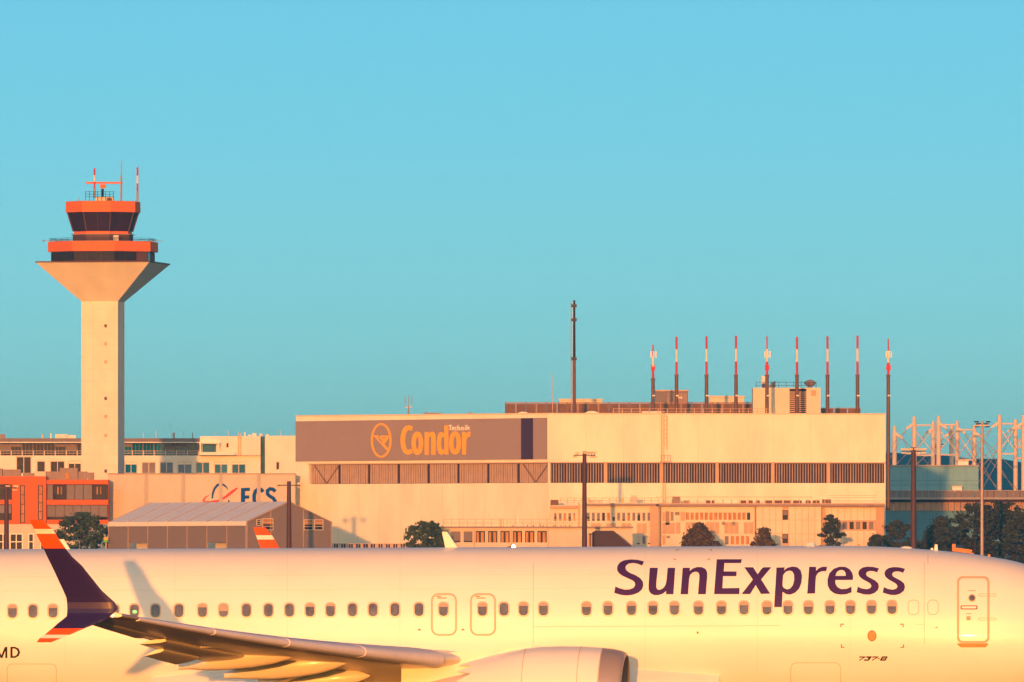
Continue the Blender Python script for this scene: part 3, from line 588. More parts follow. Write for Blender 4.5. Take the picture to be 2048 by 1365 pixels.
while x < 398:
    r = W2.rect(x,886,min(x+21.4,400),912); window(W2,r,ob,'skyblue_pane' if x > 240 else 'glass',fm='greyblind',nv=2,fw=.08,rec=.05,blind=('greyblind' if (kk*7)%5 in (1,3) else None),frac=.3 if kk%3 else .6); x += 22; kk += 1
m = MB(); W.pbox(m,-72,877,402,884.5,-12,.3); m.build('roof_slab', 'gpanel', ob)
m = MB(); W.pbox(m,-72,884.5,402,886.2,-12,.7); m.build('eaves_strip', 'signwhite', ob)
m = MB()
for y in (902,906.5): W.pbox(m,-70,y,402,y+.8,-.15,-.05)
for x in range(-66,402,22): W.pbox(m,x,901.5,x+1.8,911.5,-.17,-.03)
m.build('balcony_railing', 'frame', ob)
W3 = Wall(400,2309,521,2309); m = MB(); h3 = [W3.rect(452,886,458,896)]; W3.sheet(m,0,W3.L,W3.uz(0,911)[1],W3.uz(0,873)[1],h3); body(W3,0,W3.L,zt-.1,W3.uz(0,873)[1],12,m); m.build('stair_block', 'white', ob)
window(W3,h3[0],ob,'glass')
m = MB(); W3.pbox(m,399,886,440,888,0,2.2); W3.pbox(m,400,888,402,911,1.9,2.2); W3.pbox(m,437,888,439,897,1.9,2.2); W3.pbox(m,399,905,470,911,1.8,2.1); m.build('canopy', 'signwhite', ob)
wn = W3.rect(405,889,432,905); m = MB(); W3.box(m,*wn,.02,.08); m.build('canopy_glazing', 'skyblue_pane', ob)
m = MB(); W3.pbox(m,476,866,477.3,911,.1,.25); W3.pbox(m,481,866,482.3,911,.1,.25)
for y in range(868,911,4): W3.pbox(m,477.3,y,481,y+.8,.12,.2)
m.build('ladder', 'rail', ob)
m = MB(); W.pbox(m,520,873,531,1000,-3,-1.5); m.build('recess_glazing', 'skyblue_pane', ob)
W4 = Wall(530,2309,640,2309); m = MB(); h4 = [W4.rect(552,924,559,940)]; W4.sheet(m,0,W4.L,0,W4.uz(0,872)[1],h4); body(W4,0,W4.L,0,W4.uz(0,872)[1],12,m); m.build('end_block', 'white', ob); window(W4,h4[0],ob,'glass')
random.seed(8)
for x, y, wd in ((342,864,2.5),(346,865,2.5),(383,865,1.5),(488,864,3),(507,866,8),(520,867,6),(533,868,5),(498,869,6),(120,868,24),(140,870,18),(82,868,2),(99,866,2.5),(2,868,10)):
    m = MB(); W.pbox(m,x-wd/2,y,x+wd/2,877.2 if x < 400 else 873.5,-8,-7); m.build('rooftop_unit', random.choice(['white','acunit','steel']), ob)
for x in (285,310,365,430,455,560,580): m = MB(); W.pbox(m,x-.4,860+(x%7),x+.4,877 if x < 400 else 873.5,-6,-5.9); m.build('rooftop_aerial', 'steel', ob)
# ================================================================ orange building at far left
W = Wall(-75,2150,216,2150); og = thing('orange_building', 'bright orange office building with grey window bands at far left', 'building', (*W.A, 0))
zc_ = W.uz(0,1049)[1]; gh = [W.rect(*r) for r in ((-40,1067,-14,1101),(-4,1067,16,1101),(19,1067,46,1101),(56,1067,68,1101),(80,1067,104,1101))]
m = MB(); W.sheet(m,0,W.L,0,zc_,gh); body(W,0,W.L,0,zc_,16,m,zc_-.02); m.build('ground_floor_wall', 'cream', og)
for h in gh: window(W,h,og,'glass','signwhite',nv=1 if h[1]-h[0] > 1.3 else 0,nh=1,fw=.2,rec=.15)
ub = W.uz(92,0)[0]; lh = [W.rect(*r) for r in ((-30,969,24,1000),(-30,1009,24,1041),(40,971,50,1047),(76,971,86,1041))]
m = MB(); W.sheet(m,0,ub,zc_,W.uz(0,953)[1],lh); body(W,0,ub,zc_,W.uz(0,953)[1],15,m); m.build('stair_tower_wall', 'obuild', og)
for i, h in enumerate(lh): window(W,h,og,'glass' if i < 2 else 'gold_pane','odark',nv=3 if i < 2 else 0,nh=0 if i < 2 else 3,fw=.14,blind='greyblind' if i == 1 else None,frac=.55)
V = Wall(93,2150.8,216.5,2150.8); zr = V.uz(0,960)[1]; bh = [V.rect(93.5,969,216,1000),V.rect(93.5,1010,216,1040)]
m = MB(); V.sheet(m,0,V.L,zc_,zr,bh,.6); body(V,0,V.L,zc_,zr,14,m); m.build('banded_wall', 'obuild', og)
for x0, x1, k in ((94.5,105.5,'p'),(106.5,132,'w'),(133,149,'p'),(150,166,'p'),(167,184,'p'),(185,215.5,'w')):
    r = V.rect(x0,970,x1,999.5)
    if k == 'p': m = MB(); V.box(m,*r,-.5,-.3); m.build('grey_panel', 'gpanel', og)
    else: window(V,r,og,'glass','odark',nv=3,rec=.45,fw=.1); m = MB(); V.pbox(m,x0+8,974,x0+10.5,989,-.44,-.36); V.pbox(m,x0+15,974,x0+17,989,-.44,-.36); m.build('gold_pane', 'gold_pane', og)
for i in range(7):
    r = V.rect(94.3+i*17.3,1011,94.3+i*17.3+16.6,1034); m = MB(); V.box(m,*r,-.5,-.3); m.build('grey_panel', 'gpanel', og)
m = MB(); V.box(m,*V.rect(94,1034,216,1040),-.58,-.5); m.build('band_void', 'glass', og)
for x0,y0,x1,y1 in ((4,939,40,953.5),(44,946,66,953.5),(67,943,90,953.5),(91,943,118,960.5),(118,936,154,960.5),(155,943,172,960.5),(172,945,186,956),(174,956,186,960.5),(-8,937,3,953.5)):
    m = MB(); W.pbox(m,x0,y0,x1,y1,-6,-3.5); m.build('rooftop_unit', 'acunit' if x0 != 67 else 'cream', og)
m = MB(); W.pbox(m,128,946,138,958,-3.5,-3.42); m.build('vent_panel', 'gold_pane', og)
# ================================================================ concrete building with the logo
W = Wall(216,2158,590.5,2158); ec = thing('concrete_building', 'grey concrete panel building carrying blue and red logo, behind the tent hall', 'building', (*W.A, 0))
zt = W.uz(0,949)[1]; m = MB(); W.sheet(m,0,W.L,0,zt,[]); body(W,0,W.L,0,zt,25,m); m.build('wall', 'ecs', ec)
m = MB(); W.box(m,-.1,W.L+.1,zt,zt+.15,-.5,.15); m.build('parapet_cap', 'roofedge', ec)
px_ = [(289,296),(363,370),(438,445),(514,521)]
for a, b in px_: m = MB(); u0,u1,_,_ = W.rect(a,949,b,960); W.box(m,u0,u1,0,zt-.02,0,.22); m.build('pilaster', 'pilaster', ec)
ed = [217]+[v for p in px_ for v in p]+[589.5]
for i in range(0,10,2):
    for y0, y1 in ((950.5,982.5),(984,1016),(1017.5,1049)):
        m = MB(); W.pbox(m,ed[i]+1,y0,ed[i+1]-1,y1,.002,.06); m.build('concrete_panel', 'ecs', ec)
m = MB(); W.pbox(m,226,980,227.5,1044,.3,.42); W.pbox(m,238,978,239.5,1044,.3,.42)
for y in range(982,1044,6): W.pbox(m,227.5,y,238,y+1,.32,.4)
m.build('caged_ladder', 'steel', ec)
def Z2(p): return sub(p, .29297, 0, 840)
def wallart(W, name, loops, m, root, d=.12): mb = MB(); flat(mb, loops, lambda x, y: W.ppt(x, y, d)); flat(mb, loops, lambda x, y: W.ppt(x, y, d-.06)); return mb.build(name, m, root)
wallart(W,'logo_arc',[Z2(q) for q in stroke([(1449,538),(1452,505),(1465,470),(1485,446),(1506,438),(1530,446),(1548,462),(1557,478)],[10,13,15,16,17,13,8,4])],'ecsblue',ec)
wallart(W,'logo_swoosh',[Z2(q) for q in stroke([(1430,514),(1402,530),(1388,550),(1396,562),(1432,562),(1490,554),(1540,528),(1585,492),(1622,465)],[3,10,12,13,13,15,17,20,10])],'ecsred',ec)
wallart(W,'logo_letter',[Z2([(1645,467),(1706,463),(1706,486),(1673,488),(1673,517),(1702,516),(1702,538),(1673,539),(1673,575),(1708,573),(1708,598),(1645,600)])],'ecsblue',ec)
wallart(W,'logo_letter',[Z2(q) for q in stroke([(1797,492),(1783,477),(1762,474),(1744,488),(1735,515),(1735,548),(1744,578),(1764,590),(1788,583),(1800,568)],25)],'ecsblue',ec)
wallart(W,'logo_letter',[Z2(q) for q in stroke([(1880,490),(1864,475),(1842,472),(1826,484),(1826,506),(1842,522),(1866,536),(1878,555),(1872,578),(1850,590),(1828,584),(1815,568)],24)],'ecsblue',ec)
wallart(W,'logo_mark',[Z2([(1556,548),(1566,548),(1566,566),(1556,566)])],'ecsblue',ec)
# ================================================================ tent hall
A = P(217,1042,2111); B = P(493,1040,2084); C = P(663,1040,2095); A.z = B.z = C.z = HC+(YH-1045)/F*2084
dv = C-B; D = A+dv; rz = HC+(YH-1005)/F*2090; RB = B+dv*.5; RA = A+dv*.5; RB.z = RA.z = rz
tent = thing('tent_hall', 'grey fabric tent hall with pale gabled roof in front of the concrete building', 'tent', (B.x, B.y, 0))
Wt, Wg = Wall(217,2111,493,2084), Wall(493,2084,663,2095); ez = B.z
def poly(name, mt, pts, root, t=None): m = MB(); m.add(pts, [tuple(range(len(pts)))]); return m.build(name, mt, root)
nb = 7
for i in range(nb):                                     # long side, bay by bay
    u0, u1 = Wt.L*i/nb, Wt.L*(i+1)/nb; m = MB(); top = ez-.3
    if i in (1, 5): Wt.box(m,u0+.12,u1-.12,Wt.uz(300,1086)[1],top,-.15,-.05)
    else: Wt.box(m,u0+.12,u1-.12,0,top,-.15,-.05)
    m.build('wall_panel', 'tentwall', tent)
    if i in (1, 5): m = MB(); Wt.box(m,u0+.4,u1-.1,0,Wt.uz(300,1086)[1]-.04,-1.6,-1.5); m.build('door_lining', 'cream', tent)
    e0, e1 = A.lerp(B,i/nb), A.lerp(B,(i+1)/nb); r0, r1 = RA.lerp(RB,i/nb), RA.lerp(RB,(i+1)/nb); d0, d1 = D.lerp(C,i/nb), D.lerp(C,(i+1)/nb)
    g_ = (e1-e0)*.02; m = MB(); up = Vector((0,0,.10))
    m.hexa([e0+g_,e1-g_,r1-g_,r0+g_,e0+g_+up,e1-g_+up,r1-g_+up,r0+g_+up]); m.build('roof_panel', 'tentroof', tent)
    m = MB(); m.hexa([r0+g_,r1-g_,d1-g_,d0+g_,r0+g_+up,r1-g_+up,d1-g_+up,d0+g_+up]); m.build('roof_panel', 'tentroof', tent)
    m = MB(); Wt.box(m,u0+.05,u1-.05,ez-.55,ez+.16,0,.16); m.build('valance', 'signwhite', tent)
for i in range(nb+1):
    u = Wt.L*i/nb; m = MB(); Wt.box(m,u-.09,u+.09,0,ez+.05,-.2,.02); m.build('frame_post', 'tentframe', tent)
    e0, r0, d0 = A.lerp(B,i/nb), RA.lerp(RB,i/nb), D.lerp(C,i/nb); m = MB(); k_ = Vector((0,0,.1)); m.tube(e0+k_,r0+k_,.09,n=6); m.tube(r0+k_,d0+k_,.09,n=6); m.build('roof_rafter', 'tentframe', tent)
L_ = Wg.L; def_z = lambda u: ez+(rz-ez)*(1-abs(u/L_*2-1))
us_ = [0, L_*.285, L_*.5, L_*.67, L_]
gh = {1: (.02,.18), 3: (.03,.9)}
for i in range(4):
    a, b = us_[i]+.08, us_[i+1]-.08; zb = 0
    m = MB(); q0, q1 = [Wg.pt(a,0,-.1), Wg.pt(b,0,-.1)], None
    if i in (0, 1, 3):
        wz0, wz1 = (Wg.uz(520,1062)[1], Wg.uz(520,1038)[1])
        u2 = a if i != 0 else a+(b-a)*.38; u3 = b if i != 3 else a+(b-a)*.72
        m2 = MB()
    m.hexa([Wg.pt(a,0,-.2),Wg.pt(b,0,-.2),Wg.pt(b,0,-.08),Wg.pt(a,0,-.08),Wg.pt(a,def_z(a)-.1,-.2),Wg.pt(b,def_z(b)-.1,-.2),Wg.pt(b,def_z(b)-.1,-.08),Wg.pt(a,def_z(a)-.1,-.08)]); m.build('gable_panel', 'tentwall', tent)
for (x0,x1,y0,y1) in ((512,522,1039,1052),(524,546,1037,1061),(607,626,1039,1061),(628,646,1039,1061)):
    window(Wg,Wg.rect(x0,y0,x1,y1),tent,'glass','frame',fw=.12,nh=2,rec=-.03,blind='gold_pane' if x0 > 520 else None,frac=.5)
for u in us_: m = MB(); Wg.box(m,u-.08,u+.08,0,def_z(u)-.02,-.25,.03); m.build('gable_post', 'tentframe', tent)
m = MB(); m.tube(B+Vector((0,0,.05)),RB+Vector((0,0,.05)),.12,n=6); m.tube(RB+Vector((0,0,.05)),C+Vector((0,0,.05)),.12,n=6); m.build('gable_trim', 'tentframe', tent)
sg = thing('sign_box', 'small green and yellow sign box on a post beside the tent hall corner', 'sign', (*P(211,0,2108).xy, 0))
W = Wall(200,2108,220,2108); m = MB(); W.pbox(m,207,1080,216,1085,0,.3); m.build('green_panel', 'signgreen', sg); m = MB(); W.pbox(m,207.5,1075,216,1080,0,.3); m.build('yellow_panel', 'yellow', sg)
m = MB(); u = W.uz(212,0)[0]; W.box(m,u-.06,u+.06,0,W.uz(0,1085)[1],.1,.2); m.build('post', 'steel', sg)
# ================================================================ hangar
HA = Wall(592,2166,1097,2137); HB = Wall(1097,2137,1771,2142)
hg = thing('aircraft_hangar', 'huge cream aircraft hangar with grey lettered sign board and louvre bands', 'hangar', (*HA.A, 0))
hz = HC+(YH-829)/F*2137
for Wh, (x0,x1) in ((HA,(618,1095.5)),(HB,(1100.5,1769))):
    u0,u1,_,_ = Wh.rect(x0,927,x1,965); zb0, zb1 = HC+(YH-966.3)/F*2137, HC+(YH-926.5)/F*2137
    m = MB(); Wh.sheet(m,0,Wh.L,0,hz,[(u0,u1,zb0,zb1)],.9); m.build('front_wall', 'hangar', hg)
    m = MB(); Wh.box(m,u0,u1,zb0,zb1,-1.1,-.9); m.build('louvre_backing', 'gap', hg)
    m = MB(); Wh.box(m,-.05,Wh.L+.05,hz,hz+.22,-.6,.12); m.build('parapet_cap', 'cream', hg)
    # louvre bays of upright fins
    random.seed(5); nb = 8 if Wh is HA else 6; bw = (u1-u0)/nb
    for b in range(nb):
        a = u0+b*bw; m = MB(); n = 13 if Wh is HA else 21; dx_ = bw/n
        for k in range(n):
            if Wh is HA and k > n-2: continue
            dz = random.uniform(0,.5) if Wh is HB else 0; wd = dx_*(.74 if Wh is HA else random.uniform(.22,.4))
            Wh.box(m,a+k*dx_+dx_*.2,a+k*dx_+dx_*.2+wd,zb0+.06,zb1-.06,-.75+(.0 if k%2 else -.05),-.5+random.uniform(-.05,.05))
        m.build('louvre_bay', 'louvre_pale' if Wh is HA else 'louvre', hg)
        if Wh is HB and b: m = MB(); Wh.box(m,a-.35,a+.25,zb0,zb1,-.7,-.2); m.build('band_column', 'tan', hg)
        if Wh is HA and b in (0,7): 
            m = MB(); c = a+bw*.55
            for q in (-1,1): m.hexa([Wh.pt(c-.12,zb0+.1,-.5),Wh.pt(c+.12,zb0+.1,-.5),Wh.pt(c+.12,zb0+.1,-.44),Wh.pt(c-.12,zb0+.1,-.44),Wh.pt(c+q*bw*.42-.12,zb1-.1,-.5),Wh.pt(c+q*bw*.42+.12,zb1-.1,-.5),Wh.pt(c+q*bw*.42+.12,zb1-.1,-.44),Wh.pt(c+q*bw*.42-.12,zb1-.1,-.44)])
            m.build('cross_brace', 'mast', hg)
    m = MB(); Wh.box(m,u0-.15,u1+.15,zb1,zb1+.18,0,.12); m.build('band_lintel', 'tan', hg)
    np_ = 12 if Wh is HA else 9
    for k in range(1,np_):                              # cladding joints
        for z0_, z1_ in ((0,zb0-.05),(zb1+.25,hz-.02)): m = MB(); u = Wh.L*k/np_; Wh.box(m,u-.03,u+.03,z0_,z1_,0,.03); m.build('cladding_joint', 'annex', hg)
q = [HA.A, HA.B, HB.B, HB.B+Vector((-3,75)), HA.A+Vector((40,75))]
m = MB(); m.add([(*p, hz-.6) for p in q], [(0,1,2,3,4)]); m.build('roof', 'roof', hg)
m = MB()
for a, b in ((q[2],q[3]),(q[3],q[4]),(q[4],q[0])): m.add([(*a,0),(*b,0),(*b,hz),(*a,hz)], [(0,1,2,3)])
m.build('rear_walls', 'hangar', hg)
# sign board
W = HA; m = MB()
def quad(W, m, pts, d0, d1): m.hexa([W.ppt(x,y,d) for d in (d0,d1) for x,y in pts]); return m
quad(W,m,[(592.6,843),(1094.5,836),(1094.5,919),(592.6,923.5)],.02,.25); sb = m.build('sign_board', 'sign', hg)
m = MB(); quad(W,m,[(1044,837),(1068,836.6),(1068,919),(1044,919.3)],.26,.29); m.build('purple_stripe', 'signpurple', sb)
def Z3(p): return sub(p, .26367, 580, 780)
def art(name, loops, mt, parent=None): return wallart(HA, name, [Z3(q) for q in loops], mt, parent or sb, .34)
art('logo_ring', stroke(ell(700,384,71,124,40),15,True), 'yellow')
art('logo_bird', [[(640,347),(678,347),(690,362),(700,347),(765,347),(742,388),(722,410),(748,440),(750,464),(735,452)]], 'yellow')
mm = wallart(HA,'logo_bird_gap',[Z3([(672,360),(685,360),(697,378),(708,360),(735,360),(718,386),(700,398)])],'sign',sb,.36)
mm = wallart(HA,'logo_bird_inset',[Z3([(694,367),(735,366),(718,386),(704,386)])],'yellow',sb,.38)
art('letter_c', stroke([(934,297),(912,287),(893,291),(875,315),(865,352),(863,392),(869,434),(882,464),(902,476),(932,465)],34), 'yellow')
art('letter_o', stroke(ell(974,406,28,72,26),32,True), 'yellow')
art('letter_n', [[(1030,322),(1058,320),(1060,338),(1075,320),(1093,318),(1106,328),(1112,352),(1112,492),(1080,492),(1080,362),(1074,350),(1066,354),(1060,368),(1060,493),(1030,493)]], 'yellow')
art('letter_d', [[(1180,271),(1209,271),(1209,490),(1180,492),(1179,476),(1166,492),(1150,494),(1134,478),(1124,445),(1122,400),(1128,352),(1142,325),(1160,320),(1180,335)], [(1180,365),(1168,352),(1158,365),(1153,400),(1156,440),(1164,458),(1180,448)]], 'yellow')
art('letter_o', stroke(ell(1260,403,29,72,26),32,True), 'yellow')
art('letter_r', [[(1313,320),(1340,320),(1342,345),(1356,320),(1377,316),(1374,356),(1356,358),(1345,378),(1343,490),(1313,492)]], 'yellow')
for lp in (stroke([(1213,271),(1235,270)],8)+stroke([(1224,274),(1224,308)],8), stroke([(1238,295),(1252,294),(1250,284),(1242,283),(1237,295),(1242,306),(1252,304)],6), stroke([(1274,286),(1264,284),(1259,295),(1264,306),(1274,304)],6),
           stroke([(1282,268),(1282,308)],7)+stroke([(1285,288),(1294,285),(1297,308)],6), stroke([(1309,284),(1309,308)],7)+stroke([(1312,287),(1320,284),(1324,308)],6), stroke([(1337,284),(1337,307)],7)+stroke([(1337,270),(1337,277)],7), stroke([(1350,266),(1350,306)],7)+stroke([(1353,294),(1370,280)],6)+stroke([(1357,291),(1372,305)],6)):
    for q_ in lp: art('small_letter', [q_], 'signwhite')
# ladder up the front
m = MB()
for (y0,y1,x) in ((822,925,1322),(928,1010,1325)):
    for dx in (0,5.2): HB.pbox(m,x+dx,y0,x+dx+.9,y1,.25,.35)
    for y in range(int(y0)+2,int(y1),4): HB.pbox(m,x+.9,y,x+5.2,y+.8,.27,.33)
for y in range(832,895,9): HB.pbox(m,1328,y,1333,y+.7,.3,.9)
HB.pbox(m,1332,832,1333,900,.8,.9); HB.pbox(m,1320,923,1340,926,.1,1.3)
for x in (1320,1326,1333,1339): HB.pbox(m,x,911,x+.8,923,1.2,1.3)
HB.pbox(m,1320,911,1340,912,1.2,1.3); m.build('caged_ladder', 'tan', hg)
# rooftop things on the hangar
W = Wall(1011,2172,1507,2172); scr = thing('roof_screen', 'long rust brown screen wall on the hangar roof beside the penthouse', 'screen', (*W.A, hz-.6))
zs0, zs1 = hz-.6, W.uz(0,805)[1]
n = 24
for k in range(n):
    u0,u1 = W.L*k/n, W.L*(k+1)/n; m = MB(); W.box(m,u0+.12,u1-.12,zs0,zs1-.25,-.1,0); m.build('screen_panel', 'brown', scr)
    m = MB(); W.box(m,u0-.1,u0+.1,zs0,zs1,-.05,.12); m.build('screen_post', 'brownl' if k%2 else 'brown', scr)
m = MB(); W.box(m,0,W.L,zs1-.2,zs1,-.1,.06); W.box(m,0,W.L,zs0+1.1,zs0+1.25,0,.08); m.build('top_rail', 'brownl', scr)
W = Wall(1560,2172,1722,2172); sc2 = thing('roof_screen', 'short low brown screen at right end of hangar roof', 'screen', (*W.A, hz-.6)); z1 = W.uz(0,816)[1]
for k in range(6): m = MB(); W.box(m,W.L*k/6+.08,W.L*(k+1)/6-.08,zs0,z1-.15,-.1,0); m.build('screen_panel', 'brown', sc2)
m = MB(); W.box(m,0,W.L,z1-.13,z1,-.12,.08); m.build('top_rail', 'brownl', sc2)
W = Wall(1506,2160,1641,2160); ph_ = thing('roof_penthouse', 'cream plant room with louvred centre standing on hangar roof', 'plant room', (*W.A, hz-.6)); z1 = W.uz(0,776)[1]
hl = W.rect(1579,778,1613,829); m = MB(); W.sheet(m,0,W.L,hz-.6,z1,[(hl[0],hl[1],hz-.59,hl[3])]); body(W,0,W.L,hz-.6,z1,9,m); m.build('wall', 'tentroof' if False else 'annex', ph_)
for k in range(14): m = MB(); z = hz-.3+(hl[3]-hz)*k/14; W.box(m,hl[0],hl[1],z,z+.16,-.2,-.05); m.build('louvre_slat', 'tan', ph_)
m = MB(); W.box(m,hl[0],hl[1],hz-.59,hl[3],-.34,-.3); m.build('louvre_void', 'gap', ph_)
m = MB(); W.pbox(m,1622,781,1632,792,.0,.08); m.build('wall_vent', 'tan', ph_)
m = MB()
for y in (764.5,771): W.pbox(m,1511,y,1634,y+.8,-.6,-.5)
for x in range(1512,1634,15): W.pbox(m,x,763,x+.8,776,-.6,-.5)
m.build('railing', 'darkm', ph_)
dsh = thing('radome_dish', 'rounded satellite dish on the right end of the hangar penthouse', 'antenna', P(1620,776,2163)); m = MB(); c = P(1620,766,2163)
for k in (0,): m.loft([[(c.x+r*math.cos(a), c.y+r*math.sin(a), c.z+z) for a in [2*math.pi*i/16 for i in range(16)]] for r, z in ((.25,-.75),(.55,-.55),(1.0,-.1),(.85,.2),(.5,.42),(.08,.52))])
m.build('dish', 'acunit', dsh, True); m = MB(); m.tube(c+Vector((0,0,-.9)),c+Vector((0,0,-.6)),.35); m.build('foot', 'steel', dsh)
tk = thing('water_tank', 'cream cylinder tank on the left end of hangar penthouse roof', 'tank', P(1527,776,2163)); c = P(1527,760,2163); m = MB(); m.tube(c+Vector((0,0,-.65)),c+Vector((0,0,.65)),.45,n=14); m.build('drum', 'signwhite', tk, True); m = MB(); m.tube(c+Vector((0,0,-1.4)),c+Vector((0,0,-.65)),.25); m.build('stand', 'mast', tk)
ub_ = thing('equipment_box', 'dark slanted equipment box on hangar penthouse roof', 'equipment', P(1545,776,2163)); c = P(1545,771,2163); m = MB(); m.hexa([c+Vector(v) for v in ((-.7,-.4,-.5),(.5,-.4,-.5),(.5,.4,-.5),(-.7,.4,-.5),(-.2,-.4,.4),(.5,-.4,.75),(.5,.4,.75),(-.2,.4,.4))]); m.build('housing', 'acunit', ub_); m = MB(); m.box(c.x-1,c.x+1,c.y-.5,c.y+.5,c.z-.62,c.z-.5); m.build('plinth', 'darkm', ub_)
bx = thing('roof_housing', 'grey boxy lift housing behind the brown roof screen', 'plant room', P(1343,829,2185)); W = Wall(1311,2185,1376,2185)
m = MB(); W.pbox(m,1311,783,1376,831,-6,0); m.build('wall', 'gpanel', bx); m = MB(); W.pbox(m,1310,780.5,1377,783,-6.2,.2); m.build('roof_cap', 'tan', bx); m = MB(); W.pbox(m,1334,786,1374,829,.01,.04); m.build('side_panel', 'acunit', bx)
for x in (1356,1361): m = MB(); W.pbox(m,x,794,x+3,797.5,.05,.2); m.build('lamp', 'signwhite', bx)
for x0,x1,y,lb in ((1117,1206,798,'low cream rooftop duct behind the tall dark mast'),(1416,1490,792,'low cream rooftop duct between striped masts')):
    W = Wall(x0,2190,x1,2190); d = thing('rooftop_duct', lb, 'duct', (*W.A, hz-.6)); m = MB(); W.pbox(m,x0+2,y+3,x1-2,835,-3,0); m.build('casing', 'annex', d); m = MB(); W.pbox(m,x0,y,x1,y+3,-3.2,.2); m.build('cap', 'cream', d)
def dome_sky(x0, x1, y, lb):
    o = thing('roof_dome', lb, 'skylight', P((x0+x1)/2,831,2145)); W = Wall(x0,2145,x1,2145); m = MB(); n = 8
    m.loft([[W.pt(W.L*(.5-.5*math.cos(math.pi*i/n)),zz+(HC+(YH-y)/F*2145-zz)*math.sin(math.pi*i/n),-d) for i in range(n+1)] for d in (0,3) for zz in [hz-.3]]); m.build('shell', 'tentroof', o, True); m = MB(); W.box(m,-.1,W.L+.1,hz-.6,hz-.25,-3.1,.05); m.build('kerb', 'cream', o)
dome_sky(1165,1202,822.5,'pale rounded rooflight right of tall dark mast'); dome_sky(1030,1062,824,'pale rounded rooflight at left end of brown screen')
W = Wall(1284,2141,1322,2141); o = thing('roof_unit', 'flat white ventilation unit at top of the hangar ladder', 'ventilator', (*W.A, hz-.6)); m = MB(); W.pbox(m,1284,822.5,1322,828,-2,0); m.build('casing', 'tentroof', o); m = MB(); W.pbox(m,1290,828,1316,833,-1.8,-.2); m.build('stand', 'steel', o)
W = Wall(1225,2140,1768,2140); rl = thing('roof_railing', 'thin safety railing along the right hangar parapet', 'railing', (*W.A, hz)); 
for x in range(1226,1560,18): m = MB(); W.pbox(m,x,817.5,x+1.4,830,-.4,-.3); m.build('post', 'rail', rl)
m = MB(); W.pbox(m,1226,817.5,1552,818.3,-.4,-.32); W.pbox(m,1226,823,1552,823.6,-.4,-.32); m.build('rail', 'rail', rl)
# striped masts along the roof
MP = [(1306,690,1),(1353,674,0),(1413,673,0),(1472,672,0),(1534,673,1),(1594,674,0),(1655,673,0),(1715,672,0),(1776.5,678,1)]
ORD = ['first','second','third','fourth','fifth','sixth','seventh','eighth','last']
for i, (x, yt, kind) in enumerate(MP):
    last = i == 8; Y = 2146. if not last else 2143.; s = F/Y
    z = lambda y: HC+(YH-y)/s
    base = hz-.6 if not last else z(1021); X = (x-1024)/s
    mo = thing('striped_mast', ('striped mast with cluster of white panel aerials, ' if kind else 'plain red and white striped mast, ')+(ORD[i]+' from left in the hangar roof row' if not last else 'fixed to right hangar corner'), 'mast', (X, Y, base), 'red and white masts along the hangar')
    ys = 750 if i else 757
    m = MB(); m.tube((X,Y,base),(X,Y,z(ys)),.34,.30,10); m.build('base_sleeve', 'mast', mo, True)
    y1 = yt+(ys-yt)*.33; y2 = yt+(ys-yt)*.66
    for a, b, mt, r in ((ys,y2,'red',.2),(y2,y1,'mwhite',.19),(y1,yt,'red',.18)): m = MB(); m.tube((X,Y,z(a)),(X,Y,z(b)),r if not (kind and b == yt) else .12,None,8); m.build('painted_section', mt, mo, True)
    m = MB(); m.tube((X,Y,z(ys+3)),(X,Y,z(ys)),.40,None,10); m.build('collar', 'mast', mo)
    m = MB(); m.box(X-.1,X+.35,Y-.5,Y-.3,z(793),z(790.5)); m.build('junction_box', 'mwhite', mo)
    if kind:
        for dx, dy in ((-.32,-.15),(.5,-.1),(.1,-.45)): m = MB(); m.box(X+dx-.1,X+dx+.1,Y+dy-.1,Y+dy+.05,z(716),z(703)); m.tube((X,Y,z(710)),(X+dx,Y+dy,z(710)),.05,n=5); m.build('panel_aerial', 'mwhite', mo)
        for dx in (-.25,.32): m = MB(); m.box(X+dx-.1,X+dx+.1,Y-.2,Y,z(741),z(730)); m.tube((X,Y,z(736)),(X+dx,Y,z(736)),.05,n=5); m.build('panel_aerial', 'red', mo)
    if last:
        for y in (860,920,1000): m = MB(); m.box(X-.9,X,Y-.12,Y+.12,z(y+1.5),z(y)); m.build('wall_bracket', 'tan', mo)
Y = 2150.; s = F/Y; X = (1147-1024)/s; mo = thing('lattice_mast', 'tall dark antenna mast with climbing rungs on left part of hangar roof', 'mast', (X, Y, hz-.6)); z = lambda y: HC+(YH-y)/s
m = MB(); m.tube((X+.12,Y,hz-.6),(X+.12,Y,z(720)),.30,.28,10); m.build('lower_pole', 'mast', mo); m = MB(); m.tube((X+.12,Y,z(720)),(X+.12,Y,z(601)),.24,.18,10); m.build('upper_pole', 'darkm', mo)
m = MB(); m.tube((X-.38,Y,hz-.6),(X-.38,Y,z(603)),.07,n=6)
for y in range(606,826,5): m.box(X-.42,X,Y-.04,Y+.04,z(y)-.05,z(y)+.05)
m.build('climbing_ladder', 'steel', mo)
for y in (612,640,718): m = MB(); m.box(X-.35,X+.55,Y-.3,Y+.3,z(y+3),z(y-3)); m.build('mast_bracket', 'darkm', mo)
Y = 2160.; s = F/Y; X = (817-1024)/s; mo = thing('antenna_mast', 'small fork shaped aerial mast above the sign board', 'mast', (X, Y, hz-.6)); m = MB(); m.tube((X,Y,hz-.6),(X,Y,z(813)),.14,n=6); m.build('pole', 'steel', mo)
for dx in (-.55,0,.55): m = MB(); m.tube((X+dx,Y,z(814)),(X+dx,Y,z(793)),.07,n=6); m.build('aerial_rod', 'steel', mo)
m = MB(); m.box(X-.6,X+.6,Y-.06,Y+.06,z(815.5),z(814)); m.build('crossbar', 'steel', mo)
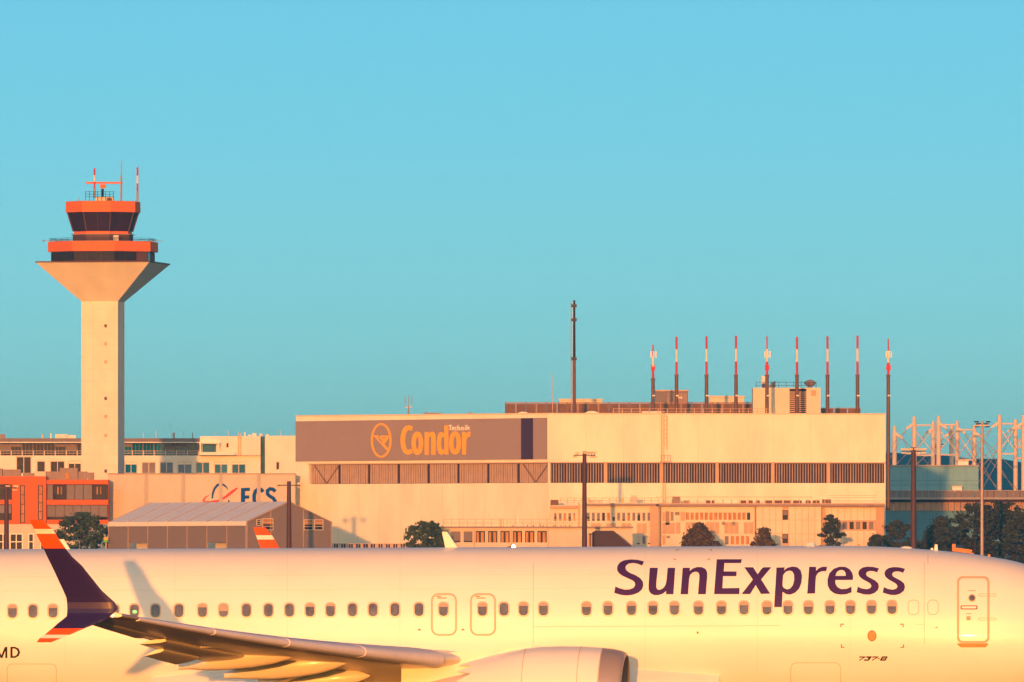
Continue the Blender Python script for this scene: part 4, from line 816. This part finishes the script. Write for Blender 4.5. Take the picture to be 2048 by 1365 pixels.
X = (1105-1024)/s; mo = thing('whip_antenna', 'thin whip antenna left of the tall dark mast', 'antenna', (X, Y, hz-.6)); m = MB(); m.tube((X,Y,hz-.6),(X,Y,z(748)),.09,.03,6); m.build('rod', 'tan', mo); m = MB(); m.tube((X,Y,hz-.6),(X,Y,hz+1.2),.14,n=6); m.build('foot', 'brownl', mo)
for x, wd, h, lb in ((853,3,4,'tiny grey roof vent near the middle of the sign board edge'),(870,12,2,'low brown roof hatch above the sign board edge'),(940,3,4,'tiny pale roof vent near right end of sign board')):
    W = Wall(x-wd,2160,x+wd,2160); o = thing('roof_vent', lb, 'vent', (*W.A, hz-.6)); m = MB(); W.box(m,0,W.L,hz-.6,hz+.35+h*.05,-.6,0); m.build('body', 'acunit', o); m = MB(); W.box(m,-.1,W.L+.1,hz+.35+h*.05,hz+.45+h*.05,-.7,.1); m.build('cap', 'roofedge', o)
# ================================================================ annex in front of the right hangar face
def rects(W, lst): return [W.rect(*r) for r in lst]
Y = 2124; W = Wall(1101,Y,1318,Y); an = thing('office_annex', 'two storey office annex with a row of narrow windows under the hangar ladder', 'building', (*W.A, 0)); zt = W.uz(0,1011)[1]
wl_ = [(1107.5,1026,1114,1043),(1117,1026,1124,1043),(1126.5,1026,1133,1043),(1136,1026,1143,1043),(1146,1026,1151,1043)]+[(1173+i*10.1,1025,1173+i*10.1+7.4,1043) for i in range(13)]+[(1174+i*11,1072,1174+i*11+7.5,1090) for i in range(9,12)]
hs = rects(W, wl_); m = MB(); W.sheet(m,0,W.L,0,zt,hs); body(W,0,W.L,0,zt,11,m); m.build('wall', 'annex', an)
random.seed(3)
for i, h in enumerate(hs): window(W,h,an,random.choice(['glass','glass','greyblind','glass','gold_pane']),'frame',fw=.08,rec=.15,blind=random.choice([None,'greyblind','cream','greyblind']),frac=random.choice([.3,.5,.8]))
m = MB(); W.pbox(m,1170,1008,1318,1012,-11,.9); m.build('roof_edge', 'roofedge', an); m = MB(); W.pbox(m,1170,1006.5,1318,1008,-11,.6); m.build('roof_trim', 'cream', an)
m = MB(); W.pbox(m,1100,1012,1155,1017,-11,.7); m.build('lower_roof_edge', 'tan', an)
m = MB(); W.pbox(m,1101,1000,1117,1012,-4,-2); m.build('rooftop_unit', 'brown', an)
for k in range(12): m = MB(); W.pbox(m,1172+k*10.2,1047,1172+k*10.2+9,1068,.003,.06); m.build('spandrel_panel', 'tan' if k%3 else 'annex', an)
m = MB(); W.pbox(m,1156.5,1004,1159.5,1098,.1,.3); m.build('downpipe', 'tan', an)
for x0 in (1300,): m = MB(); W.pbox(m,x0,1012,x0+16,1095,.1,.6); m.build('service_duct', 'tan', an)
for x0,y0,x1,y1 in ((1262,991,1274,1006.5),(1180,1000,1189,1006.5),(1194,1000,1203,1006.5)): m = MB(); W.pbox(m,x0,y0,x1,y1,-3,-2); m.build('air_conditioner', 'cream', an)
m = MB()
for y in (996,1001): W.pbox(m,1118,y,1318,y+.8,-.4,-.3)
for x in range(1120,1318,14): W.pbox(m,x,996,x+1.2,1007,-.4,-.3)
m.build('railing', 'rail', an)
for x,mt in ((1177,'yellow'),(1243,'yellow')): m = MB(); W.pbox(m,x,997,x+2.5,1007,-.3,-.15); m.build('roof_post', mt, an)
W = Wall(1319,Y,1511,Y); ab = thing('office_annex', 'annex block with wide sunlit window strip and vertical tan panels', 'building', (*W.A, 0)); zt = W.uz(0,1012)[1]
wl_ = [(1371+i*9.4,1025,1371+i*9.4+8.2,1041) for i in range(14)]+[(1449,1072,1458,1090)]+[(1461+i*10,1072,1461+i*10+8,1090) for i in range(4)]
hs = rects(W, wl_); m = MB(); W.sheet(m,0,W.L,0,zt,hs); body(W,0,W.L,0,zt,11,m); m.build('wall', 'annex', ab)
for i, h in enumerate(hs): window(W,h,ab,('greyblind' if i == 14 else 'glass' if i == 13 else random.choice(['gold_pane','yellowish'][:1])),'frame',fw=.07,rec=.15)  # golden pane colour approximates the evening reflection along this strip
for k in range(16): m = MB(); W.pbox(m,1352+k*9.7,1045,1352+k*9.7+8.8,1068,.003,.06); m.build('cladding_panel', 'tan' if k%4 != 1 else 'annex', ab)
for r in ((1325,1024,1330,1043,'tan'),(1331,1023,1339,1050,'brownl'),(1341,1024,1347,1042,'acunit'),(1325,1046,1350,1068,'tan'),(1350,1024,1359,1031,'acunit'),(1361,1024,1370,1042,'tan'),(1325,1071,1331,1090,'tan'),(1333,1072,1340,1077,'acunit')): m = MB(); W.pbox(m,*r[:4],.003,.09); m.build('wall_patch', r[4], ab)
m = MB(); W.pbox(m,1312,1009,1770,1013.5,-11,.9); m.build('roof_edge', 'roofedge', ab); m = MB(); W.pbox(m,1312,1007,1770,1009,-11,.5); m.build('roof_trim', 'tan', ab)
for x in (1320,1508.5): m = MB(); W.pbox(m,x,1013.5,x+2.4,1098,.08,.28); m.build('downpipe', 'mast' if x < 1400 else 'tan', ab)
for x in (1444,1464): m = MB(); W.pbox(m,x,1044,x+6,1050,.07,.5); m.build('air_conditioner', 'acunit', ab)
m = MB()
for y in (994,):
    W.pbox(m,1312,y,1625,y+1,-.6,-.5)
for x in range(1326,1660,17): W.pbox(m,x,999,x+1.8,1008,-.5,-.35)
m.build('railing', 'rail', ab)
for x0,y0,x1,y1,mt in ((1345,993,1361,1008,'acunit'),(1368,1001,1380,1008,'brownl'),(1412,1001,1421,1008,'brown'),(1424,1001,1430,1008,'brown'),(1440,1002,1475,1008,'tentroof'),(1482,1001,1493,1008,'brown'),(1496,1001,1506,1008,'brown'),(1512,1001,1520,1008,'brown'),(1530,1001,1545,1008,'brown'),(1550,1001,1565,1008,'brown'),(1568,1001,1583,1008,'brown'),(1587,1001,1604,1008,'brown'),(1612,1001,1622,1008,'brown'),(1626,1001,1640,1008,'brown'),(1645,999,1663,1008,'brown')):
    m = MB(); W.pbox(m,x0,y0,x1,y1,-3,-2); m.build('rooftop_unit', mt, ab)
W = Wall(1512,Y-.4,1643,Y-.4); ac = thing('office_annex', 'annex block of plain upright cream panels with two small windows', 'building', (*W.A, 0)); zt = W.uz(0,1013.3)[1]
hs = rects(W, [(1565,1021,1576,1040),(1565,1068,1576,1087)]); m = MB(); W.sheet(m,0,W.L,0,zt,hs); body(W,0,W.L,0,zt,11,m); m.build('wall', 'tan', ac)
for h in hs: window(W,h,ac,'glass','odark',nv=0,rec=.2,fw=.1,blind='greyblind',frac=.5)
xx = [1512.5+i*13.05 for i in range(11)]
for i in range(10):
    for y0,y1 in ((1014,1040.3),(1041,1068),(1068.7,1098)):
        if i == 4 and y0 != 1041: continue
        m = MB(); W.pbox(m,xx[i]+.5,y0,xx[i+1]-.5,y1,.003,.05); m.build('cladding_panel', 'annex', ac)
W = Wall(1644,Y+.3,1768,Y+.3); ad = thing('office_annex', 'right end annex block behind the pine with a row of dark windows', 'building', (*W.A, 0)); zt = W.uz(0,1014)[1]
wl_ = [(1672+i*13,1043,1672+i*13+10.5,1060) for i in range(6)]; hs = rects(W, wl_); m = MB(); W.sheet(m,0,W.L,0,zt,hs); body(W,0,W.L,0,zt,11,m); m.build('wall', 'tan', ad)
for i, h in enumerate(hs): window(W,h,ad,'glass' if i%2 == 0 else 'greyblind','tan',fw=.09,rec=.15)
for i in range(8):
    x = 1650+i*13
    for y0,y1 in ((1016,1041),(1062,1098)): m = MB(); W.pbox(m,x+.5,y0,x+12.5,y1,.003,.05); m.build('cladding_panel', 'annex', ad)
for x in (1649,1752,1766): m = MB(); W.pbox(m,x,1014,x+2,1098,.06,.25); m.build('downpipe', 'tan', ad)
m = MB()
for y in (991,995,1002): W.pbox(m,1655,y,1752,y+.7,-.6,-.5)
m.build('railing', 'rail', ad)
# ================================================================ pavilion
Y = 2095; W = Wall(874,Y,1265,Y); pv = thing('pavilion', 'low flat roofed cream pavilion with square windows just behind the fuselage', 'building', (*W.A, 0)); zt = W.uz(0,1056.5)[1]
wl_ = [(877,1062,897,1086.5),(901,1062,922.5,1086.5),(926,1062,946.5,1086.5)]+[(950+i*24.7,1061,950+i*24.7+21.5,1087) for i in range(6)]+[(1176,1066,1186,1095)]
hs = rects(W, wl_); m = MB(); W.sheet(m,0,W.L,0,zt,hs,.5); body(W,0,W.L,0,zt,9,m); m.build('wall', 'cream', pv)
for i, h in enumerate(hs):
    o = window(W,h,pv,'glass','frame',fw=.12,rec=.3,nv=0)
    if i > 2 or i == 0:
        for a_, b_ in ((.14,.36),(.55,.82)):
            g = MB(); u0,u1,z0,z1 = h; W.box(g,u0+(u1-u0)*a_,u0+(u1-u0)*b_,z0+.12,z1-.3,-.29,-.24); g.build('gold_pane', 'gold_pane', o)
    else: g = MB(); u0,u1,z0,z1 = h; W.box(g,u0+.1,u1-.1,z0+.35,z1-.1,-.29,-.24); g.build('blind', 'gpanel', o)
m = MB(); W.pbox(m,873,1053.5,1266.5,1056.5,-9.3,.5); m.build('roof_edge', 'roofedge', pv)
m = MB(); W.pbox(m,873.5,1057,1095,1060.5,.02,.2); m.build('fascia', 'frame', pv)
for x in (948.5,1022,1096,1170): m = MB(); W.pbox(m,x-1,1057,x+1,1100,.02,.12); m.build('wall_joint', 'tan', pv)
m = MB()
for y in (1038.5,1046): W.pbox(m,885,y,1180,y+.8,-.5,-.42)
for x in list(range(886,1180,16)): W.pbox(m,x,1038,x+1,1053.5,-.5,-.4)
m.build('railing', 'rail', pv)
for x,y,wd in ((1000,1038,3.4),(1006,1038,1.6),(1035,1033,2)): m = MB(); W.pbox(m,x,y,x+wd,1053.5,-.8,-.4); m.build('roof_stub', 'rail' if x < 1030 else 'signwhite', pv)
for x in (1025,1034,1054,1066,1080,1085,1093,1106,1110,1121,1130,1138): m = MB(); W.pbox(m,x,1048.5+(x%3),x+2.2,1053.5,-1.2,-.9); m.build('roof_outlet', 'acunit', pv)
W = Wall(1184,2084,1264,2084); sh = thing('lean_to_shelter', 'dark brown lean-to shelter with sloping right edge against the pavilion', 'shelter', (*W.A, 0))
m = MB(); pts = [(1185,1064.5),(1190,1062.5),(1227,1062.5),(1263,1093.5),(1263,1220),(1185,1220)]; n = len(pts); m.loft([[W.ppt(x,max(y,y),d) if y < 1200 else W.pt(W.uz(x,0)[0],0,d) for x,y in pts] for d in (0,-6)]); m.build('tarpaulin', 'dark', sh)
m = MB(); m.tube(W.ppt(1227,1062.5,.05),W.ppt(1263,1093.5,.05),.07,n=6); m.tube(W.ppt(1190,1062.5,.05),W.ppt(1227,1062.5,.05),.07,n=6); m.build('edge_pole', 'mast', sh)
# ================================================================ parking deck and hall at right
Y = 2300; W = Wall(1700,Y,2140,Y); dk = thing('parking_deck', 'raised concrete deck with railing and corrugated band at far right', 'building', (*W.A, 0))
zd = W.uz(0,1005)[1]; m = MB(); W.sheet(m,0,W.L,0,W.uz(0,1022)[1],[]); body(W,0,W.L,0,W.uz(0,1022)[1],60,m); m.build('lower_wall', 'deckblue', dk)
for i in range(36): m = MB(); x = 1702+i*12.2; W.pbox(m,x,1005,x+11.2,1022,-.3,.25+.05*(i%2)); m.build('corrugated_panel', 'band', dk)
m = MB(); W.pbox(m,1700,995.5,2140,999.5,-60,2.0); m.build('deck_edge', 'deck', dk)
m = MB(); W.pbox(m,1700,999.5,2140,1005,-60,-.3); m.build('shadow_gap', 'odark', dk)  # dark strip whose colour stands in for shade under the deck edge
m = MB(); W.pbox(m,1700,981,2140,982.5,1.2,1.5); m.build('hand_rail', 'deck', dk)
for i in range(34): m = MB(); x = 1702+i*13; W.pbox(m,x,982.5,x+11.8,995.5,1.2,1.3); m.build('railing_panel', 'gpanel', dk)
Wh_ = Wall(1740,Y+8,1957,Y+8); hl_ = thing('rooftop_hall', 'blue grey flat roofed hall standing on the deck beside the hangar', 'building', (*Wh_.A, zd)); m = MB(); Wh_.sheet(m,0,Wh_.L,zd,Wh_.uz(0,932)[1],[]); body(Wh_,0,Wh_.L,zd,Wh_.uz(0,932)[1],25,m); m.build('wall', 'hall', hl_)
m = MB(); Wh_.pbox(m,1738,930.5,1959,933,-25.2,.3); m.build('roof_edge', 'deck', hl_)
for y in (961,970): m = MB(); Wh_.pbox(m,1740,y,1957,y+.9,0,.08); m.build('wall_joint', 'deckblue', hl_)
for x in range(1776,1957,26): m = MB(); Wh_.pbox(m,x,934,x+.7,981,0,.06); m.build('cladding_joint', 'deckblue', hl_)
for x0,y0,x1,y1,lb in ((1916,921,1937,932,'small pale housing on roof of blue grey hall'),(1905,972,1924,981,'small pale wedge shaped box on deck before blue grey hall')):
    Wq = Wall(x0,Y+(12 if y0 < 950 else 4),x1,Y+(12 if y0 < 950 else 4)); o = thing('roof_box', lb, 'box', (*Wq.A, Wq.uz(0,y1)[1]-.3)); m = MB(); Wq.pbox(m,x0,y0+2,x1,y1+3,-2,0); m.build('casing', 'tentroof', o); m = MB(); Wq.pbox(m,x0-1,y0,x1+1,y0+2,-2.2,.2); m.build('lid', 'cream', o)
# guyed roof pylons behind the deck
PYL = [(1789,852,2420),(1828.5,833,2400),(1866,843,2440),(1877,832,2410),(1903,850,2450),(1914,842,2430),(1948.5,851,2450),(1999,830,2400),(2031,839,2440),(2047,831,2420)]
for i, (x, yt, Yp) in enumerate(PYL):
    s = F/Yp; X = (x-1024)/s; z = lambda y: HC+(YH-y)/s
    lb = ['slim roof pylon showing just right of the hangar corner mast','tall roof pylon rising straight behind the dark floodlight pole','roof pylon left of the close pair with downward wing brackets','tallest pylon in middle of the far right row','short roof pylon between two taller pylons left of centre','broad roof pylon with wing brackets near the hall housing','roof pylon directly left of the slender floodlight mast','left pylon of the trio near right picture edge','middle lower pylon of the trio near right picture edge','rightmost pylon cut by the picture edge'][i]
    o = thing('roof_pylon', lb, 'pylon', (X, Yp, 0), 'guyed roof pylons at far right')
    m = MB(); m.tube((X,Yp,0),(X,Yp,z(yt+20)),.48,.44,10); m.build('column', 'fort', o, True); m = MB(); m.tube((X,Yp,z(yt+20)),(X,Yp,z(yt)),.44,.30,10); m.build('column_head', 'fort', o, True)
    sides = {0:(1,),1:(-1,),2:(-1,),3:(1,),4:(-1,),5:(1,),6:(1,),7:(-1,),8:(-1,),9:(-1,)}[i]
    for q in sides:
        for dy in (-.4,.4): m = MB(); m.hexa([(X,Yp+dy-.15,z(yt+18)),(X+q*1.5,Yp+dy-.15,z(yt+27)),(X+q*1.5,Yp+dy+.15,z(yt+27)),(X,Yp+dy+.15,z(yt+18)),(X,Yp+dy-.15,z(yt+11)),(X+q*1.6,Yp+dy-.15,z(yt+23)),(X+q*1.6,Yp+dy+.15,z(yt+23)),(X,Yp+dy+.15,z(yt+11))]); m.build('cable_bracket', 'fort', o)
        for f in (5,9): m = MB(); m.tube((X+q*1.4,Yp,z(yt+25)),(X+q*(3+f),Yp+3,z(985)),.06,n=5); m.build('stay_cable', 'steel', o)
    if i in (1,3,5,7,8):
        xn = {1:1866,3:1914,5:1948.5,7:2031,8:2047}[i]; X2 = (xn-1024)/s
        m = MB(); m.tube((X,Yp,z(yt+18)),(X2,Yp,z(yt+18)),.17,n=6); m.build('tie_beam', 'fort', o)
        m = MB(); m.tube((X,Yp,z(yt+26)),(X2,Yp,z(yt+72)),.09,n=5); m.tube((X2,Yp,z(yt+26)),(X,Yp,z(yt+72)),.09,n=5); m.build('cross_brace', 'fort', o)
        m = MB(); m.tube((X,Yp,z(yt+78)),(X2,Yp,z(yt+78)),.17,n=6); m.build('tie_beam', 'fort', o)
# ================================================================ floodlight poles
def flood(x, yt, Y, lb, heads, mt='pole', r=.42, arm=22, lm='lamp'):
    s = F/Y; X = (x-1024)/s; z = lambda y: HC+(YH-y)/s; o = thing('floodlight_pole', lb, 'light pole', (X, Y, 0), 'apron floodlight poles')
    m = MB(); m.tube((X,Y,0),(X,Y,z(yt)),r*1.2,r*.75,12); m.build('pole', mt, o, True)
    m = MB(); m.box(X-arm/s,X+arm/s,Y-.15,Y+.15,z(yt+9),z(yt+7)); m.build('crossarm', mt, o)
    for dx, y0, y1 in heads:
        m = MB(); cx = X+dx/s; m.hexa([(cx-.33,Y-.75,z(yt+y1)),(cx+.33,Y-.75,z(yt+y1)),(cx+.33,Y-.2,z(yt+y1)),(cx-.33,Y-.2,z(yt+y1)),(cx-.40,Y-.95,z(yt+y0)),(cx+.40,Y-.95,z(yt+y0)),(cx+.40,Y-.15,z(yt+y0)),(cx-.40,Y-.15,z(yt+y0))]); h = m.build('lamp_head', lm, o)
        m = MB(); m.box(cx-.05,cx+.05,Y-.16,Y+.05,z(yt+max(y1,8.6)),z(yt+min(y0,7.2))); m.build('lamp_stem', mt, h)
flood(1169,903,2070,'tall brown floodlight pole standing before the pavilion',[(2,1,5),(8,1,5),(14,1,5),(20,1,5),(-14,2,6),(-19,10,13),(14,10,13.5),(21,10,13.5)])
flood(578,963,2060,'brown floodlight pole standing before the tent hall gable',[(-21,3,7),(-20,10,13),(21,3,7),(21,10,13)],arm=23)
flood(13,968,2060,'brown floodlight pole at far left before the orange building',[(-20,3,7),(-20,11,15),(19,3,7),(17,11,14),(3,3,6)],arm=20)
flood(1827,895,2080,'dark floodlight pole with double row of lamps before the blue grey hall',[(-21,2,6),(-13,2,6),(-6,2,6),(6,2,6),(13,2,6),(21,2,6),(-20,10,13),(-10,11,14),(9,10,14),(20,9,13)],arm=25,r=.5)
flood(1964,843,2075,'slender pale floodlight mast with dark lamp frame at right',[(-11,0,2.5),(12,0,2.5),(-8,4,6.5),(8,4,6.5),(-10,10,12),(10,10,12)],mt='steel',r=.28,arm=13,lm='darkm')
flood(1876,888,2600,'distant floodlight mast seen between the roof pylons',[(-6,0,2),(7,0,2),(-4,5,8),(4,5,8)],mt='steel',r=.22,arm=8,lm='darkm')
# ================================================================ boom lift and container building at right
Y = 2110; s = F/Y; z = lambda y: HC+(YH-y)/s; X = (1925-1024)/s
bl = thing('boom_lift', 'orange boom lift with folded arm raised above the nose of the jet', 'lift', (X, Y, 0))
m = MB(); m.box(X-1.6,X+1.6,Y-1,Y+1,.5,1.3); m.build('chassis', 'vorange', bl)
for dx in (-1.1,1.1):
    for dy in (-1.05,.8): m = MB(); m.tube((X+dx,Y+dy,.48),(X+dx,Y+dy+.25,.48),.47,n=14); m.build('wheel', 'rubber', bl)
m = MB(); m.tube((X,Y,1.3),(X-1.35,Y,z(1104)),.22,.2,8); m.build('lower_boom', 'vorange', bl)
m = MB(); m.hexa([(X-1.55,Y-.25,z(1103)),(X+1.9,Y-.25,z(1108.5)),(X+1.9,Y+.25,z(1108.5)),(X-1.55,Y+.25,z(1103)),(X-1.55,Y-.25,z(1095)),(X+1.5,Y-.25,z(1100)),(X+1.5,Y+.25,z(1100)),(X-1.55,Y+.25,z(1095))]); m.build('upper_boom', 'vorange', bl)
m = MB(); m.box(X-1.7,X-1.15,Y-.3,Y+.3,z(1103),z(1088.5)); m.build('boom_knuckle', 'vorange', bl); m = MB(); m.box(X-1.1,X+.1,Y-.2,Y+.2,z(1095),z(1092)); m.build('hydraulic_ram', 'ecsblue', bl); m = MB(); m.tube((X+1.6,Y-.3,z(1104.5)),(X+1.6,Y+.3,z(1104.5)),.18,n=10); m.build('boom_pin', 'darkm', bl)
Y = 2200; W = Wall(1960,Y,2120,Y); cb = thing('service_building', 'dark low building with reddish doors half hidden behind pines at right edge', 'building', (*W.A, 0)); hs = rects(W,[(1991,1107,2000,1125),(2021,1106,2033,1126),(2005,1103,2016,1122)])
m = MB(); W.sheet(m,0,W.L,0,W.uz(0,1088)[1],hs); body(W,0,W.L,0,W.uz(0,1088)[1],10,m); m.build('wall', 'deckblue', cb)
for i, h in enumerate(hs): m = MB(); W.box(m,*h,-.25,-.1); m.build('door', 'redb' if i < 2 else 'gpanel', cb)
m = MB(); W.pbox(m,1959,1086.5,2121,1088,-10.2,.4); m.build('roof_edge', 'ecsblue', cb)
W = Wall(662,2120,880,2120); wf = thing('low_fence', 'dark low slatted fence at the foot of the hangar wall', 'fence', (*W.A, 0))
for k in range(44): m = MB(); u = W.L*k/44; W.box(m,u+.03,u+W.L/44-.05,.2,W.uz(0,1088.5)[1],-.06,.02); m.build('slat', 'odark' if k%3 else 'tan', wf)
m = MB(); W.box(m,0,W.L,W.uz(0,1088.5)[1],W.uz(0,1087.5)[1],-.1,.06); m.build('top_rail', 'tan', wf)
# ================================================================ trees
def tree(name, label, x, yt, wpx, Y, mt, seed, kind='round', n=90, leaf=.42, group='trees in front of the buildings', ybot=1130):
    rnd = random.Random(seed); s = F/Y; X = (x-1024)/s; H = HC+(YH-yt)/s; w = wpx/s/2; o = thing(name, label, 'tree', (X, Y, 0), group)
    m = MB(); lean = rnd.uniform(-.3,.3); m.tube((X,Y,0),(X+lean*.5,Y,H*.35),.32,.24,8); m.tube((X+lean*.5,Y,H*.35),(X+lean,Y,H*.8),.24,.08,8); m.build('trunk', 'bark', o, True)
    cl = []; zb = HC+(YH-1108)/s; low = H*.34
    for i in range(n):
        for _ in range(60):
            a, q, below = rnd.uniform(0,2*math.pi), rnd.random()**.42, rnd.random() < .28; t = rnd.random()
            if below: prof_ = .55+.45*t; z_ = low+(zb-low)*t
            else:
                if kind == 'round': prof_ = math.sqrt(max(0,1-(t*.98)**2.6))
                elif kind == 'pine': prof_ = (1-t)**.7*(.70+.42*math.sin(t*17+seed))+.06
                else: prof_ = (1-t**1.5)*(.86+.16*math.sin(t*11+a*2+seed))
                z_ = zb+(H*.985-zb)*t
            rr = q*prof_*w*1.12
            if prof_ > .05: break
        cl.append(Vector((X+lean*max(0,t)*.3+rr*math.cos(a), Y+rr*math.sin(a)*.85, z_+rnd.uniform(-.15,.15))))
    lm = MB()
    for c in rnd.sample(cl, min(14,n)): lm = MB(); lm.tube((X+lean*.6,Y,max(H*.25,c.z-1.6-rnd.random())), c, .09, .03, 5); lm.build('limb', 'bark', o)
    vs, fs = [], []
    for c in cl:
        cr_ = rnd.uniform(.35,1.05)*(w/4)**.5*.9; flatz = .55 if kind == 'pine' else .8
        for k in range(75):
            d = Vector((rnd.gauss(0,1),rnd.gauss(0,1),rnd.gauss(0,1)*flatz)); d = d*cr_*.52; d.z *= flatz; p = c+d
            if p.z > H+.1: continue
            nrm = (d.normalized()+Vector((rnd.uniform(-.7,.7),rnd.uniform(-.7,.7),rnd.uniform(-.2,.9)))).normalized(); u = nrm.cross(Vector((rnd.random(),rnd.random(),rnd.random()))).normalized(); v = nrm.cross(u); L = leaf*rnd.uniform(.6,1.2)
            b = len(vs); vs += [p-u*L*.5-v*L*.22, p+u*L*.1-v*L*.4, p+u*L*.6, p+u*L*.1+v*L*.4]; fs.append((b,b+1,b+2,b+3))
    m = MB(); m.add(vs, fs); m.build('crown', mt, o)
    return o
tree('leafy_tree','rounded dark green tree left of the tent hall',164,1026,106,2114,'leaf',1,'round',150)
tree('leafy_tree','dark green rounded tree at left end of the pavilion',850,1043,78,2078,'leaf',2,'round',110)
tree('bushy_tree','wide bronze green bush tree before the sunlit annex windows',1398,1045,96,2100,'leafb',3,'dome',130)
tree('bushy_tree','smaller bronze green bush tree left of the two small windows',1528,1055,62,2100,'leafb',4,'dome',90)
tree('pine_tree','dark layered pine leaning at the annex end block',1660,1030,64,2108,'leafp',5,'pine',90)
tree('pine_tree','short dark pine at the hangar right corner',1752,1066,50,2100,'leafp',6,'dome',70)
tree('pine_tree','narrow dark pine left of the dark floodlight pole',1795,1040,95,2120,'leafp',7,'pine',95)
tree('pine_tree','ragged dark pine right of the dark floodlight pole',1884,1033,105,2125,'leafp',8,'dome',120)
tree('pine_tree','big dark pine just left of the slender floodlight mast',1950,1007,100,2130,'leafp',9,'round',150)
tree('pine_tree','big broad pine right of the slender floodlight mast',2005,1004,118,2135,'leafp',10,'round',160)
tree('pine_tree','dark pine cut by the right picture edge',2052,1024,95,2128,'leafp',12,'round',120)
tree('pine_tree','low dark pine in front of the boom lift',1925,1078,150,2140,'leafp',13,'dome',110)
tree('pine_tree','low dark undergrowth pine between hangar corner and floodlight pole',1842,1086,170,2135,'leafp',14,'dome',110)
# ================================================================ evening haze
m = MB(); m.box(-5000,5000,-310,9400,-3.5,108); hz_o = m.build('haze', 'grass'); hz_o['kind'] = 'stuff'; tag(hz_o, 'thin blue evening haze lying over the whole airfield', 'haze')
hm = bpy.data.materials.new('haze_air'); hm.use_nodes = True; ht = hm.node_tree
for nd in list(ht.nodes):
    if nd.type != 'OUTPUT_MATERIAL': ht.nodes.remove(nd)
pvn = ht.nodes.new('ShaderNodeVolumePrincipled'); pvn.inputs['Color'].default_value = (.02, .40, 1.0, 1); pvn.inputs['Density'].default_value = 9e-5
ht.links.new(pvn.outputs[0], [n_ for n_ in ht.nodes if n_.type == 'OUTPUT_MATERIAL'][0].inputs['Volume'])
hz_o.data.materials.clear(); hz_o.data.materials.append(hm)
